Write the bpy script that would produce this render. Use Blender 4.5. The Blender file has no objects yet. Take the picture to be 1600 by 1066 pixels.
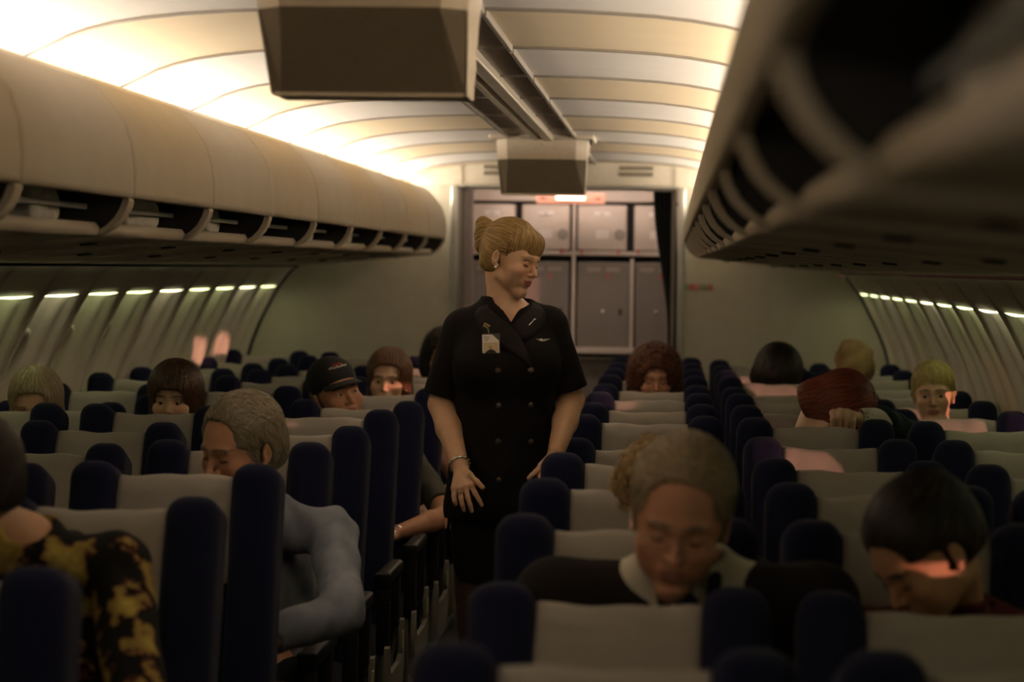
import bpy, bmesh, math, random
import numpy as np
from mathutils import Vector, Matrix, Euler
random.seed(7); rng = np.random.default_rng(7)
PI = math.pi
S = bpy.context.scene
COL = S.collection
# ------------------------------------------------------------ camera
cd = bpy.data.cameras.new('camera'); cam = bpy.data.objects.new('camera', cd); COL.objects.link(cam)
S.camera = cam
cd.sensor_width = 36; cd.lens = 36 * 3778 / 1600
cd.clip_start = .05; cd.clip_end = 60
cd.dof.use_dof = True; cd.dof.focus_distance = 7.3; cd.dof.aperture_fstop = 3.4
R_ = Vector((.99773188, .06602971, .0130834)); F_ = Vector((-.06560252, .99737164, -.03075905))
U_ = R_.cross(F_).normalized(); R_ = F_.cross(U_)
cam.matrix_world = Matrix(((R_.x, U_.x, -F_.x, .62), (R_.y, U_.y, -F_.y, 0), (R_.z, U_.z, -F_.z, 1.62), (0, 0, 0, 1)))
# ------------------------------------------------------------ exposure, world, sun
S.view_settings.view_transform = 'Standard'; S.view_settings.look = 'None'
S.view_settings.gamma = 1; S.view_settings.use_curve_mapping = False
S.view_settings.exposure = 0.0
W = bpy.data.worlds.new('world'); S.world = W; W.use_nodes = True
W.node_tree.nodes['Background'].inputs[0].default_value = (.25, .3, .45, 1)
W.node_tree.nodes['Background'].inputs[1].default_value = .005
sd = bpy.data.lights.new('low_sun', 'SUN'); sun = bpy.data.objects.new('low_sun', sd); COL.objects.link(sun)
sd.energy = 3.0; sd.color = (1, .42, .30); sd.angle = math.radians(.6)
sun.rotation_euler = Vector((-1, .60, -.024)).to_track_quat('-Z', 'Y').to_euler()
YEND = 14.3; YSTART = -2.0
def area(name, loc, size, energy, color, direction, size_y=None):
    l = bpy.data.lights.new(name, 'AREA'); o = bpy.data.objects.new(name, l); COL.objects.link(o)
    l.shape = 'RECTANGLE'; l.size = size; l.size_y = size_y or size; l.energy = energy; l.color = color
    d = Vector(direction).normalized(); yv = (Vector((0, 1, 0)) - d * d.y).normalized(); xv = yv.cross(-d)
    o.matrix_world = Matrix.Translation(loc) @ Matrix((xv, yv, -d)).transposed().to_4x4()
    return o
WARM = (1, .80, .55); COOL = (1, .90, .78)
# cove tubes run behind the top edge of the overhead bins, one per ceiling bay
def cove(k, sgn):
    y0 = 5.8 + 1.016 * k; c = (1, .865, .68); fade = (.6 if sgn < 0 else .6) if k < -3 else (.6 if sgn < 0 else .8) if k < -1 else 1
    l = area('cove_light', (sgn * .935, y0 + .508, 2.045), .035, fade * (5.0 if sgn < 0 else 5.2), c, (-sgn * .93, 0, .37), 1.01)
for k in range(-7, 9):
    cove(k, -1); cove(k, 1)
# galley work light under the ceiling of the galley
area('galley_light', (0, 14.95, 2.2), 1.0, 6.0, (1, .74, .62), (0, .75, -.6), .10)
# ------------------------------------------------------------ materials
def mat(name, col, rough=.6, metal=0, emit=None, es=0, noise=0, scale=40, bump=0, bscale=300, sheen=0, sss=0, alpha=None, spec=.5):
    m = bpy.data.materials.new(name); m.use_nodes = True; nt = m.node_tree; b = nt.nodes['Principled BSDF']
    b.inputs['Base Color'].default_value = (*col, 1); b.inputs['Roughness'].default_value = rough
    b.inputs['Metallic'].default_value = metal; b.inputs['Specular IOR Level'].default_value = spec
    if emit: b.inputs['Emission Color'].default_value = (*emit, 1); b.inputs['Emission Strength'].default_value = es
    if sheen: b.inputs['Sheen Weight'].default_value = sheen
    if sss: b.inputs['Subsurface Weight'].default_value = sss; b.inputs['Subsurface Radius'].default_value = (.012, .005, .003)
    tc = nt.nodes.new('ShaderNodeTexCoord')
    n = nt.nodes.new('ShaderNodeTexNoise'); n.inputs['Scale'].default_value = scale; n.inputs['Detail'].default_value = 4
    nt.links.new(tc.outputs['Object'], n.inputs['Vector'])
    mx = nt.nodes.new('ShaderNodeMix'); mx.data_type = 'RGBA'; mx.blend_type = 'MULTIPLY'
    mx.inputs[0].default_value = 1; mx.inputs[6].default_value = (*col, 1)
    rp = nt.nodes.new('ShaderNodeValToRGB'); nz = noise or .04
    rp.color_ramp.elements[0].position = .3; rp.color_ramp.elements[1].position = .7
    rp.color_ramp.elements[0].color = (1 - nz,) * 3 + (1,); rp.color_ramp.elements[1].color = (1 + nz,) * 3 + (1,)
    nt.links.new(n.outputs[0], rp.inputs[0]); nt.links.new(rp.outputs[0], mx.inputs[7])
    nt.links.new(mx.outputs[2], b.inputs['Base Color'])
    if bump:
        n2 = nt.nodes.new('ShaderNodeTexNoise'); n2.inputs['Scale'].default_value = bscale; n2.inputs['Detail'].default_value = 2
        nt.links.new(tc.outputs['Object'], n2.inputs['Vector'])
        bp = nt.nodes.new('ShaderNodeBump'); bp.inputs['Strength'].default_value = bump; bp.inputs['Distance'].default_value = .003
        nt.links.new(n2.outputs[0], bp.inputs['Height']); nt.links.new(bp.outputs[0], b.inputs['Normal'])
    return m
def skin_mat(name, sss=.06, rough=.5):
    m = mat(name, (.5, .3, .2), rough, noise=.05, scale=60, bump=.08, bscale=700, sss=sss)
    nt = m.node_tree; a = nt.nodes.new('ShaderNodeAttribute'); a.attribute_name = 'Col'
    mx = [n for n in nt.nodes if n.type == 'MIX'][0]
    nt.links.new(a.outputs['Color'], mx.inputs[6])
    return m
def hair_mat(name, c1, c2, rough=.45):
    m = mat(name, c1, rough, spec=.4); nt = m.node_tree
    mx = [n for n in nt.nodes if n.type == 'MIX'][0]; a = nt.nodes.new('ShaderNodeAttribute'); a.attribute_name = 'Col'
    r = nt.nodes.new('ShaderNodeValToRGB'); r.color_ramp.elements[0].color = (*c1, 1); r.color_ramp.elements[1].color = (*c2, 1)
    nt.links.new(a.outputs['Fac'], r.inputs[0]); nt.links.new(r.outputs[0], mx.inputs[6])
    return m
M = {}
M['cream'] = mat('bin_cream_plastic', (.52, .455, .365), .6, noise=.03, scale=6, spec=0)
M['panel_warm'] = mat('ceiling_panel_cream', (.82, .69, .50), .7, noise=.02, scale=5)
M['panel_white'] = mat('ceiling_panel_white', (.84, .80, .77), .7, noise=.02, scale=5)
M['rib'] = mat('ceiling_rib_grey', (.30, .26, .22), .5)
M['channel'] = mat('ceiling_channel_grey', (.34, .29, .25), .45, noise=.1, scale=20)
M['rail'] = mat('ceiling_rail_cream', (.62, .55, .45), .4)
M['wall'] = mat('sidewall_plastic', (.62, .57, .48), .45, noise=.03, scale=8)
M['bulk'] = mat('bulkhead_laminate', (.56, .53, .44), .5, noise=.04, scale=12, bump=.05, bscale=200)
M['header'] = mat('bulkhead_header', (.74, .68, .58), .5)
M['alu'] = mat('aluminium', (.55, .55, .52), .3, .8)
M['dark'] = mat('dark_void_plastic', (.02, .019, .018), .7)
M['binin'] = mat('bin_interior_shade_black', (.022, .02, .018), .7)  # near-black colour stands in for the shade inside the open bins
M['barm'] = mat('bin_bar_grey', (.30, .32, .32), .4)
M['floor'] = mat('aisle_carpet', (.06, .062, .055), .95, noise=.35, scale=90, bump=.4, bscale=500)
M['shell'] = mat('outer_shell', (.05, .05, .05), .8)
M['navy'] = mat('navy_seat_fabric', (.0080, .0095, .034), .9, noise=.18, scale=220, bump=.35, bscale=650, sheen=.07, spec=.15)
M['cloth'] = mat('headrest_cloth', (.355, .32, .283), .85, noise=.05, scale=14, bump=.25, bscale=420)
M['blackpl'] = mat('black_plastic', (.014, .013, .013), .45, spec=.35)
M['greypl'] = mat('grey_plastic', (.27, .26, .22), .5)
M['tagy'] = mat('pale_yellow_tag', (.55, .53, .33), .6)
M['mon'] = mat('monitor_housing_cream', (.66, .58, .47), .45)
M['mondark'] = mat('monitor_face_shaded_brown', (.24, .205, .16), .5)  # housing cream darkened by painted-in shade for the lower face; vent slats reuse it
M['blanket'] = mat('blanket_lilac', (.50, .47, .55), .9, noise=.15, scale=30, bump=.5, bscale=120)
M['blanket2'] = mat('pillow_white', (.60, .57, .52), .85, noise=.08, scale=20, bump=.4, bscale=90)
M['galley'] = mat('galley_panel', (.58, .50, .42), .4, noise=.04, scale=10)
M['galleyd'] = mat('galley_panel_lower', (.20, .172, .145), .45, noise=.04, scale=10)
M['plate'] = mat('label_plate_white', (.78, .72, .66), .4)
M['red'] = mat('red_latch', (.55, .06, .04), .4)
M['green'] = mat('green_placard', (.10, .38, .16), .5)
M['pink'] = mat('pink_placard', (.62, .20, .20), .5)
M['curtain'] = mat('curtain_dark_green', (.016, .020, .019), .9, noise=.2, scale=60)
M['shade'] = mat('window_shade', (.60, .55, .46), .5)
M['lens'] = mat('window_light_lens', (.8, .85, .55), .4, emit=(.92, 1, .50), es=3.2)
M['lens2'] = mat('window_light_lens_warm', (.8, .85, .55), .4, emit=(1, .95, .60), es=3.4)
M['tube'] = mat('lit_tube', (.9, .9, .9), .4, emit=(1, .9, .75), es=3)
M['exit'] = mat('exit_sign_face', (.42, .20, .14), .4, emit=(1, .45, .3), es=.10)
M['bulb'] = mat('galley_lamp', (.9, .8, .7), .4, emit=(1, .62, .45), es=5)
M['arrow'] = mat('sign_arrow_dark', (.10, .03, .02), .5)
M['brass'] = mat('brass', (.6, .45, .2), .35, .7)
M['silver'] = mat('silver', (.75, .74, .70), .22, .9)
M['btn'] = mat('uniform_button', (.11, .085, .075), .25, .3)
gl = bpy.data.materials.new('window_glass'); gl.use_nodes = True; nt = gl.node_tree; nt.nodes.clear()
o_ = nt.nodes.new('ShaderNodeOutputMaterial'); mx_ = nt.nodes.new('ShaderNodeMixShader'); t_ = nt.nodes.new('ShaderNodeBsdfTransparent'); g_ = nt.nodes.new('ShaderNodeBsdfGlossy')
g_.inputs['Roughness'].default_value = .05; mx_.inputs[0].default_value = .06; t_.inputs[0].default_value = (.95, .95, .95, 1)
nt.links.new(t_.outputs[0], mx_.inputs[1]); nt.links.new(g_.outputs[0], mx_.inputs[2]); nt.links.new(mx_.outputs[0], o_.inputs[0])
M['glass'] = gl
# ------------------------------------------------------------ object helpers
def tag(o, label=None, cat=None, group=None, kind=None):
    if label: o['label'] = label
    if cat: o['category'] = cat
    if group: o['group'] = group
    if kind: o['kind'] = kind
    return o
def empty(name, loc=(0, 0, 0), rz=0, label=None, cat=None, group=None, kind=None):
    o = bpy.data.objects.new(name, None); COL.objects.link(o); o.location = loc; o.rotation_euler = (0, 0, rz)
    o.empty_display_size = .1
    return tag(o, label, cat, group, kind)
def link(name, me, m, parent=None, smooth=False):
    o = bpy.data.objects.new(name, me); COL.objects.link(o)
    if m is not None:
        for x in (m if isinstance(m, (list, tuple)) else [m]): me.materials.append(x)
    if smooth: me.polygons.foreach_set('use_smooth', [True] * len(me.polygons))
    if parent: o.parent = parent
    return o
def mesh_vf(name, v, f, m=None, parent=None, smooth=False):
    me = bpy.data.meshes.new(name); me.from_pydata([tuple(map(float, p)) for p in v], [], [tuple(map(int, q)) for q in f]); me.update()
    return link(name, me, m, parent, smooth)
class MB:
    def __init__(s): s.bm = bmesh.new()
    def box(s, c, h, rot=None, bev=0, seg=2, mi=0):
        r = bmesh.ops.create_cube(s.bm, size=2); vs = r['verts']
        for v in vs: v.co = Vector((v.co.x * h[0], v.co.y * h[1], v.co.z * h[2]))
        if bev:
            es = list({e for v in vs for e in v.link_edges})
            rr = bmesh.ops.bevel(s.bm, geom=es, offset=bev, segments=seg, affect='EDGES', profile=.5)
            vs = list({v for f in rr['faces'] for v in f.verts} | {v for v in vs if v.is_valid})
        mt = Matrix.Translation(c) @ (Euler(rot).to_matrix().to_4x4() if rot else Matrix())
        fs = set()
        for v in vs:
            v.co = mt @ v.co
            fs |= set(v.link_faces)
        if mi:
            for f in fs: f.material_index = mi
        return s
    def cyl(s, a, b, r, r2=None, n=16, mi=0):
        a = Vector(a); b = Vector(b); d = b - a
        rr = bmesh.ops.create_cone(s.bm, cap_ends=True, segments=n, radius1=r, radius2=r if r2 is None else r2, depth=d.length)
        mt = Matrix.Translation((a + b) / 2) @ d.to_track_quat('Z', 'Y').to_matrix().to_4x4()
        for v in rr['verts']: v.co = mt @ v.co
        if mi:
            for v in rr['verts']:
                for f in v.link_faces: f.material_index = mi
        return s
    def sph(s, c, r, n=16, scale=(1, 1, 1)):
        rr = bmesh.ops.create_uvsphere(s.bm, u_segments=n, v_segments=max(6, n // 2), radius=r)
        for v in rr['verts']: v.co = Vector((v.co.x * scale[0] + c[0], v.co.y * scale[1] + c[1], v.co.z * scale[2] + c[2]))
        return s
    def tube(s, pts, r, n=8):
        for a, b in zip(pts[:-1], pts[1:]):
            s.cyl(a, b, r, n=n)
        for p in pts[1:-1]: s.sph(p, r, n=n)
        return s
    def prism(s, poly, a, b, axis='x', mi=0):
        # extrude a closed polygon (u,v) along an axis from a to b
        def P(u, v, t): return {'x': (t, u, v), 'y': (u, t, v), 'z': (u, v, t)}[axis]
        va = [s.bm.verts.new(P(u, v, a)) for u, v in poly]; vb = [s.bm.verts.new(P(u, v, b)) for u, v in poly]
        n = len(poly); fs = []
        for i in range(n): fs.append(s.bm.faces.new((va[i], va[(i + 1) % n], vb[(i + 1) % n], vb[i])))
        fs.append(s.bm.faces.new(va[::-1])); fs.append(s.bm.faces.new(vb))
        for f in fs: f.material_index = mi
        return s
    def build(s, name, m, parent=None, smooth=False):
        bmesh.ops.recalc_face_normals(s.bm, faces=s.bm.faces)
        me = bpy.data.meshes.new(name); s.bm.to_mesh(me); s.bm.free()
        o = link(name, me, m, parent, smooth)
        if smooth:
            try: me.set_sharp_from_angle(angle=math.radians(38))
            except Exception: pass
        return o
def copy_tree(o, parent=None):
    c = o.copy(); COL.objects.link(c); c.parent = parent
    for ch in o.children: copy_tree(ch, c)
    return c
def loft(profile, ys, thick=None):
    v = []; f = []; n = len(profile)
    for y in ys:
        for x, z in profile: v.append((x, y, z))
    for j in range(len(ys) - 1):
        for i in range(n - 1):
            a = j * n + i; f.append((a, a + 1, a + n + 1, a + n))
    return v, f
# ------------------------------------------------------------ implicit surfaces (numpy)
def p_ell(c, r, rot=None):
    c = np.array(c, float); r = np.array(r, float)
    Rm = np.array(Euler(rot).to_matrix()) if rot else None
    def f(P):
        q = P - c
        if Rm is not None: q = q @ Rm
        k0 = np.linalg.norm(q / r, axis=1); k1 = np.linalg.norm(q / (r * r), axis=1)
        return k0 * (k0 - 1) / np.maximum(k1, 1e-6)
    return f
def p_cap(a, b, ra, rb=None, sc=None):
    a = np.array(a, float); b = np.array(b, float); rb = ra if rb is None else rb
    sc = None if sc is None else np.array(sc, float)
    def f(P):
        q = P - a; d = b - a
        if sc is not None: q = q / sc; d = d / sc
        t = np.clip((q @ d) / max(d @ d, 1e-9), 0, 1)
        return np.linalg.norm(q - t[:, None] * d, axis=1) - (ra + (rb - ra) * t)
    return f
def p_box(c, h, r=0, rot=None):
    c = np.array(c, float); h = np.array(h, float) - r
    Rm = np.array(Euler(rot).to_matrix()) if rot else None
    def f(P):
        q = P - c
        if Rm is not None: q = q @ Rm
        q = np.abs(q) - h
        return np.linalg.norm(np.maximum(q, 0), axis=1) + np.minimum(q.max(1), 0) - r
    return f
def smin(a, b, k):
    if k <= 0: return np.minimum(a, b)
    h = np.maximum(k - np.abs(a - b), 0) / k
    return np.minimum(a, b) - h * h * k * .25
def smax(a, b, k): return -smin(-a, -b, k)
def combine(ops):
    def f(P):
        d = None
        for op, k, g in ops:
            e = g(P)
            if d is None: d = e
            elif op == 'u': d = smin(d, e, k)
            elif op == 's': d = smax(d, -e, k)
            elif op == 'i': d = smax(d, e, k)
        return d
    return f
def surface(fn, lo, hi, h, proj=True):
    lo = np.array(lo, float) - 2 * h; hi = np.array(hi, float) + 2 * h; c = 6
    nb = np.ceil((hi - lo) / (h * c)).astype(int); n = nb * c
    bc = np.stack(np.meshgrid(*[np.arange(k) for k in nb], indexing='ij'), -1).reshape(-1, 3)
    cen = lo + (bc + .5) * c * h - .5 * h
    dc = np.concatenate([fn(cen[i:i + 200000]) for i in range(0, len(cen), 200000)])
    D = np.repeat(np.repeat(np.repeat(dc.reshape(nb), c, 0), c, 1), c, 2).astype(np.float32)
    keep = bc[np.abs(dc) < c * h * 1.12]
    off = np.stack(np.meshgrid(*[np.arange(c)] * 3, indexing='ij'), -1).reshape(-1, 3)
    for i in range(0, len(keep), 1500):
        idx = (keep[i:i + 1500, None, :] * c + off[None]).reshape(-1, 3)
        D[idx[:, 0], idx[:, 1], idx[:, 2]] = fn(lo + idx * h)
    s = D < 0
    a = s[:-1, :-1, :-1]; anyv = a.copy(); allv = a.copy()
    for dx in (0, 1):
        for dy in (0, 1):
            for dz in (0, 1):
                q = s[dx:dx + n[0] - 1, dy:dy + n[1] - 1, dz:dz + n[2] - 1]; anyv |= q; allv &= q
    cells = np.argwhere(anyv & ~allv); ids = np.full(anyv.shape, -1, np.int32)
    ids[cells[:, 0], cells[:, 1], cells[:, 2]] = np.arange(len(cells))
    acc = np.zeros((len(cells), 3)); cnt = np.zeros(len(cells))
    cs = [np.array(p) for p in np.ndindex(2, 2, 2)]
    for p in cs:
        for ax in range(3):
            if p[ax]: continue
            q = p.copy(); q[ax] = 1
            ia = cells + p; ib = cells + q
            da = D[ia[:, 0], ia[:, 1], ia[:, 2]]; db = D[ib[:, 0], ib[:, 1], ib[:, 2]]
            m = (da < 0) != (db < 0); t = np.where(m, da / np.where(m, da - db, 1), 0)
            pt = np.tile(p.astype(float), (len(cells), 1)); pt[:, ax] = t
            acc += pt * m[:, None]; cnt += m
    V = lo + (cells + acc / np.maximum(cnt, 1)[:, None]) * h
    Fq = []
    for ax in range(3):
        o1, o2 = [k for k in range(3) if k != ax]
        sl = [slice(None)] * 3; sl2 = [slice(None)] * 3; sl[ax] = slice(0, -1); sl2[ax] = slice(1, None)
        E = np.argwhere(s[tuple(sl)] != s[tuple(sl2)])
        E = E[(E[:, o1] > 0) & (E[:, o2] > 0) & (E[:, o1] < n[o1] - 1) & (E[:, o2] < n[o2] - 1)]
        fl = s[E[:, 0], E[:, 1], E[:, 2]]
        def g(d1, d2):
            e = E.copy(); e[:, o1] += d1; e[:, o2] += d2; return ids[e[:, 0], e[:, 1], e[:, 2]]
        q = np.stack([g(-1, -1), g(0, -1), g(0, 0), g(-1, 0)], 1)
        if ax == 1: fl = ~fl
        q[~fl] = q[~fl][:, ::-1]
        Fq.append(q)
    Fq = np.concatenate(Fq); Fq = Fq[(Fq >= 0).all(1)]
    if proj:
        d = fn(V); V = V - grad(fn, V) * np.clip(d, -h, h)[:, None]
    return V, Fq
def grad(fn, P, e=.0008):
    f0 = fn(P); g = np.stack([fn(P + np.eye(3)[i] * e) - f0 for i in range(3)], 1)
    return g / np.maximum(np.linalg.norm(g, axis=1), 1e-9)[:, None]
def np_mesh(name, V, Fq, m, parent=None, col=None, smooth=True):
    me = bpy.data.meshes.new(name); k = Fq.shape[1]
    me.vertices.add(len(V)); me.vertices.foreach_set('co', np.asarray(V, np.float32).ravel())
    me.loops.add(len(Fq) * k); me.loops.foreach_set('vertex_index', np.asarray(Fq, np.int32).ravel())
    me.polygons.add(len(Fq)); me.polygons.foreach_set('loop_start', np.arange(0, len(Fq) * k, k, dtype=np.int32))
    me.update(calc_edges=True); me.validate()
    if col is not None:
        a = me.attributes.new('Col', 'FLOAT_COLOR', 'POINT')
        c = np.ones((len(V), 4), np.float32); c[:, :3] = col; a.data.foreach_set('color', c.ravel())
    return link(name, me, m, parent, smooth)
# ============================================================ THE CABIN
def sm(a, b, x):
    t = min(1, max(0, (x - a) / (b - a))); return t * t * (3 - 2 * t)
BP = 1.016                                    # pitch of ceiling bays and overhead bins
# floor
MB().box((0, (YSTART + 17) / 2, -.02), (1.95, (17 - YSTART) / 2, .02)).build('floor', M['floor'])['kind'] = 'structure'
# ceiling : arched bays between thin ribs
half = [(.15, 2.240), (.25, 2.2385), (.35, 2.236), (.46, 2.231), (.57, 2.224), (.66, 2.214), (.74, 2.201), (.80, 2.186), (.85, 2.168), (.89, 2.147), (.93, 2.128), (.98, 2.105), (1.04, 2.07), (1.10, 2.02), (1.14, 1.95)]
prof = [(-x, z) for x, z in half[::-1]] + half
cv, cf, cm = [], [], []
for k in range(-8, 9):
    y0 = 5.8 + BP * k; y1 = y0 + BP
    if y0 > YEND: continue
    for sgn in (-1, 1):
        P = [(sgn * x, z) for x, z in half]; n = len(P); N = 13; base = len(cv)
        for j in range(N):
            t = j / (N - 1); y = y0 + .012 + (BP - .024) * t
            for x, z in P:
                ax = abs(x); e = 1 - abs(2 * t - 1) ** 5; e2 = sm(.17, .30, ax) * (1 - sm(.90, 1.0, ax))
                cv.append((x, min(y, YEND), z))
        for j in range(N - 1):
            for i in range(n - 1):
                a = base + j * n + i; cf.append((a, a + 1, a + n + 1, a + n)); cm.append(k % 2)
ce = mesh_vf('ceiling', cv, cf, [M['panel_warm'], M['panel_white']], smooth=True)
ce.data.polygons.foreach_set('material_index', cm); ce['kind'] = 'structure'
# ribs between the bays
for q, k in enumerate(range(-8, 9)):
    y = 5.8 + BP * k
    if y > YEND - .05: continue
    v = []; f = []
    pr = prof
    for (dy, dz) in ((-.013, .012), (-.013, -.006), (.013, -.006), (.013, .012)):
        for x, z in pr: v.append((x, y + dy, z + dz))
    n = len(pr)
    for r in range(3):
        for i in range(n - 1): a = r * n + i; f.append((a, a + 1, a + n + 1, a + n))
    mesh_vf('trim_%d' % (q + 1), v, f, M['rib'], smooth=False)['kind'] = 'structure'
# centre channel with its raised rail
mb = MB(); mb.box((0, (YSTART + YEND) / 2, 2.252), (.165, (YEND - YSTART) / 2, .012)); ch = mb.build('trim_20', M['channel']); ch['kind'] = 'structure'
mb = MB()
for k in range(-8, 9):
    y0 = 5.8 + BP * k; y1 = min(y0 + BP - .01, YEND)
    if y0 > YEND: continue
    mb.box((-.028, (y0 + y1) / 2, 2.228), (.012, (y1 - y0) / 2, .014), bev=.004)
    mb.box((.034, (y0 + y1) / 2, 2.226), (.022, (y1 - y0) / 2, .016), bev=.005)
mb.build('trim_21', M['rail'])['kind'] = 'structure'
mb = MB()
for sgn in (-1, 1):
    for k in range(-8, 9):
        y0 = 5.8 + BP * k; y1 = min(y0 + BP, YEND)
        if y0 > YEND - .1: continue
        mb.box((sgn * .158, (y0 + y1) / 2, 2.232), (.007, (y1 - y0) / 2 - .03, .010), bev=.003)
mb.build('trim_22', M['rib'])['kind'] = 'structure'
# outer skin above the walls (keeps daylight out)
sk = [(1.70, 1.60), (1.74, 1.9), (1.55, 2.15), (1.1, 2.36), (.5, 2.46), (0, 2.48)]
pr = [(-x, z) for x, z in sk] + [(x, z) for x, z in sk[::-1]][1:]
v, f = loft(pr, [YSTART, 17.0]); mesh_vf('trim_23', v, f, M['shell'])['kind'] = 'structure'
# walls ------------------------------------------------------
wp = [(1.61, 1.60), (1.64, 1.585), (1.665, 1.555), (1.70, 1.505), (1.712, 1.492), (1.745, 1.44), (1.79, 1.35), (1.835, 1.26), (1.875, 1.16), (1.905, 1.05), (1.925, .93), (1.93, .8), (1.93, .55), (1.915, .3), (1.885, .1), (1.87, 0)]
def wx(z):
    for (xa, za), (xb, zb) in zip(wp[:-1], wp[1:]):
        if zb <= z <= za: return xa + (xb - xa) * (za - z) / (za - zb)
    return wp[-1][0] if z < 0 else wp[0][0]
WPITCH = .68; WY = [13.94 - WPITCH * i for i in range(24)]
WIN_Z = 1.165; WOFF = .06
def recess(y, z):
    k = round((13.94 - y) / WPITCH); dy = y - (13.94 - WPITCH * k)
    d = 0
    edge = sm(.335, .318, abs(dy)) if False else (1 - sm(.318, .337, abs(dy)))
    groove = (1 - edge) * .028
    a = sm(-.275, -.235, dy) * (1 - sm(.09, .17, dy)) * .036 + sm(-.275, -.235, dy) * (1 - sm(.235, .272, dy)) * .030
    top = 1 if z < 1.488 else 0
    bot = sm(.80, .92, z)
    d = a * top * bot
    if z > 1.57: groove *= .2
    return d + groove
def inwin(y, z):
    k = round((13.94 - y) / WPITCH); dy = y - (13.94 - WPITCH * k)
    return (abs(dy + WOFF) / .125) ** 3 + (abs(z - WIN_Z) / .175) ** 3 < 1
zs = [1.60, 1.585, 1.57, 1.54, 1.515, 1.4901, 1.4879] + list(np.arange(1.475, .79, -.0145)) + [.75, .6, .45, .3, .15, 0]
for side, sgn in (('left', -1), ('right', 1)):
    ys = np.arange(-1.2, YEND + .001, .017); v = []; f = []; nz = len(zs)
    R = np.zeros((len(ys), nz))
    for j, y in enumerate(ys):
        for i, z in enumerate(zs):
            v.append((sgn * (wx(z) + recess(y, z)), y, z))
    for j in range(len(ys) - 1):
        for i in range(nz - 1):
            if inwin((ys[j] + ys[j + 1]) / 2, (zs[i] + zs[i + 1]) / 2): continue
            a = j * nz + i; q = (a, a + 1, a + nz + 1, a + nz); f.append(q if sgn > 0 else q[::-1])
    o = mesh_vf('wall_' + side, v, f, M['wall'], smooth=True); o['kind'] = 'structure'
    try: o.data.set_sharp_from_angle(angle=math.radians(50))
    except Exception: pass
# windows ----------------------------------------------------
def window(idx, y, sgn, closed):
    t = empty('window_%d' % idx, (0, y, 0), kind='structure')
    def pos(dy, z, off): return (sgn * (wx(z) + recess(y - WOFF, z) + off), dy - WOFF, z)
    N = 36; v = []; f = []
    prof_ = [(1.12, -.001), (1.10, -.010), (1.0, -.012), (.95, .0), (.95, .052)]
    for i in range(N):
        a = 2 * PI * i / N; c, s_ = math.cos(a), math.sin(a)
        ex = 2 / 3.0; bx = .125 * math.copysign(abs(c) ** ex, c); bz = .175 * math.copysign(abs(s_) ** ex, s_)
        for s2, off in prof_: v.append(pos(bx * s2, WIN_Z + bz * s2, off))
    n = len(prof_)
    for i in range(N):
        for j in range(n - 1):
            a = i * n + j; b = ((i + 1) % N) * n + j; q = (a, a + 1, b + 1, b); f.append(q)
    mesh_vf('window_frame', v, f, M['wall'], t, True)
    zt = WIN_Z + .19; zb = zt - .36 * closed
    v = []; f = []; K = 12
    for off in (.030, .034):
        for i in range(K + 1):
            z = zt + (zb - zt) * i / K
            for dy in (-.14, .14): v.append(pos(dy, z, off))
    for o2 in (0, 2 * (K + 1)):
        for i in range(K): a = o2 + 2 * i; f.append((a, a + 1, a + 3, a + 2))
    m_ = 2 * (K + 1); f.append((2 * K, 2 * K + 1, 2 * K + 1 + m_, 2 * K + m_))
    sh = mesh_vf('window_shade', v, f, M['shade'], t)
    hp = pos(0, zb + .012, .022); MB().box(hp, (.006, .05, .006), bev=.002).build('shade_pull', M['shade'], sh)
    v = []; f = []
    for i in range(7):
        z = WIN_Z + .18 - .36 * i / 6
        for dy in (-.13, .13): v.append(pos(dy, z, .048))
    for i in range(6): a = 2 * i; f.append((a, a + 1, a + 3, a + 2))
    mesh_vf('pane', v, f, M['glass'], t)
    # slot light at the top of the bay: slim crescent lens tucked under the ledge
    v = []; f = []; K = 16
    for i in range(K + 1):
        u = -1 + 2 * i / K; dy = -.015 + u * .245; w = max(.0, 1 - abs(u) ** 2.4) * .6
        xo = wx(1.4905)
        a = (sgn * (xo + .0), dy, 1.4885)
        for (dx, dz) in ((.001, 0), (.001, -.013 * w - .0005), (.045, -.013 * w - .0005), (.045, 0)):
            v.append((sgn * (xo + dx), dy, 1.4892 + dz))
    for i in range(K):
        for j in range(3): a = i * 4 + j; f.append((a, a + 1, a + 5, a + 4))
    mesh_vf('slot_light', v, f, M['lens'] if idx % 3 else M['lens2'], t, True)
SHADE_R = {}
wi = 1
for i, y in enumerate(WY):
    if y < 1.0: break
    for sgn in (-1, 1):
        if sgn > 0: cl = [.97, .97, .97, .97, .10, .12, .97, .50, .46, .97, .97, .55, .97, .97, .97, .60, .97, .97, .97, .97][i]
        else: cl = .98
        window(wi, y, sgn, cl); wi += 1
# front end wall behind the camera, plain
MB().box((0, YSTART, 1.2), (1.95, .03, 1.3)).build('wall_front', M['bulk'])['kind'] = 'structure'
MB().box((0, 17.0, 1.2), (1.95, .03, 1.3)).build('wall_back', M['shell'])['kind'] = 'structure'
for q, sgn in enumerate((-1, 1)):
    MB().box((sgn * 1.97, -1.6, 1.0), (.03, .45, 1.0)).build('trim_%d' % (30 + q), M['wall'])['kind'] = 'structure'
MB().box((-1.97, 15.75, .85), (.03, 1.42, .9)).build('trim_32', M['shell'])['kind'] = 'structure'
MB().box((1.97, 15.75, .85), (.03, 1.42, .9)).build('trim_33', M['shell'])['kind'] = 'structure'
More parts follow.
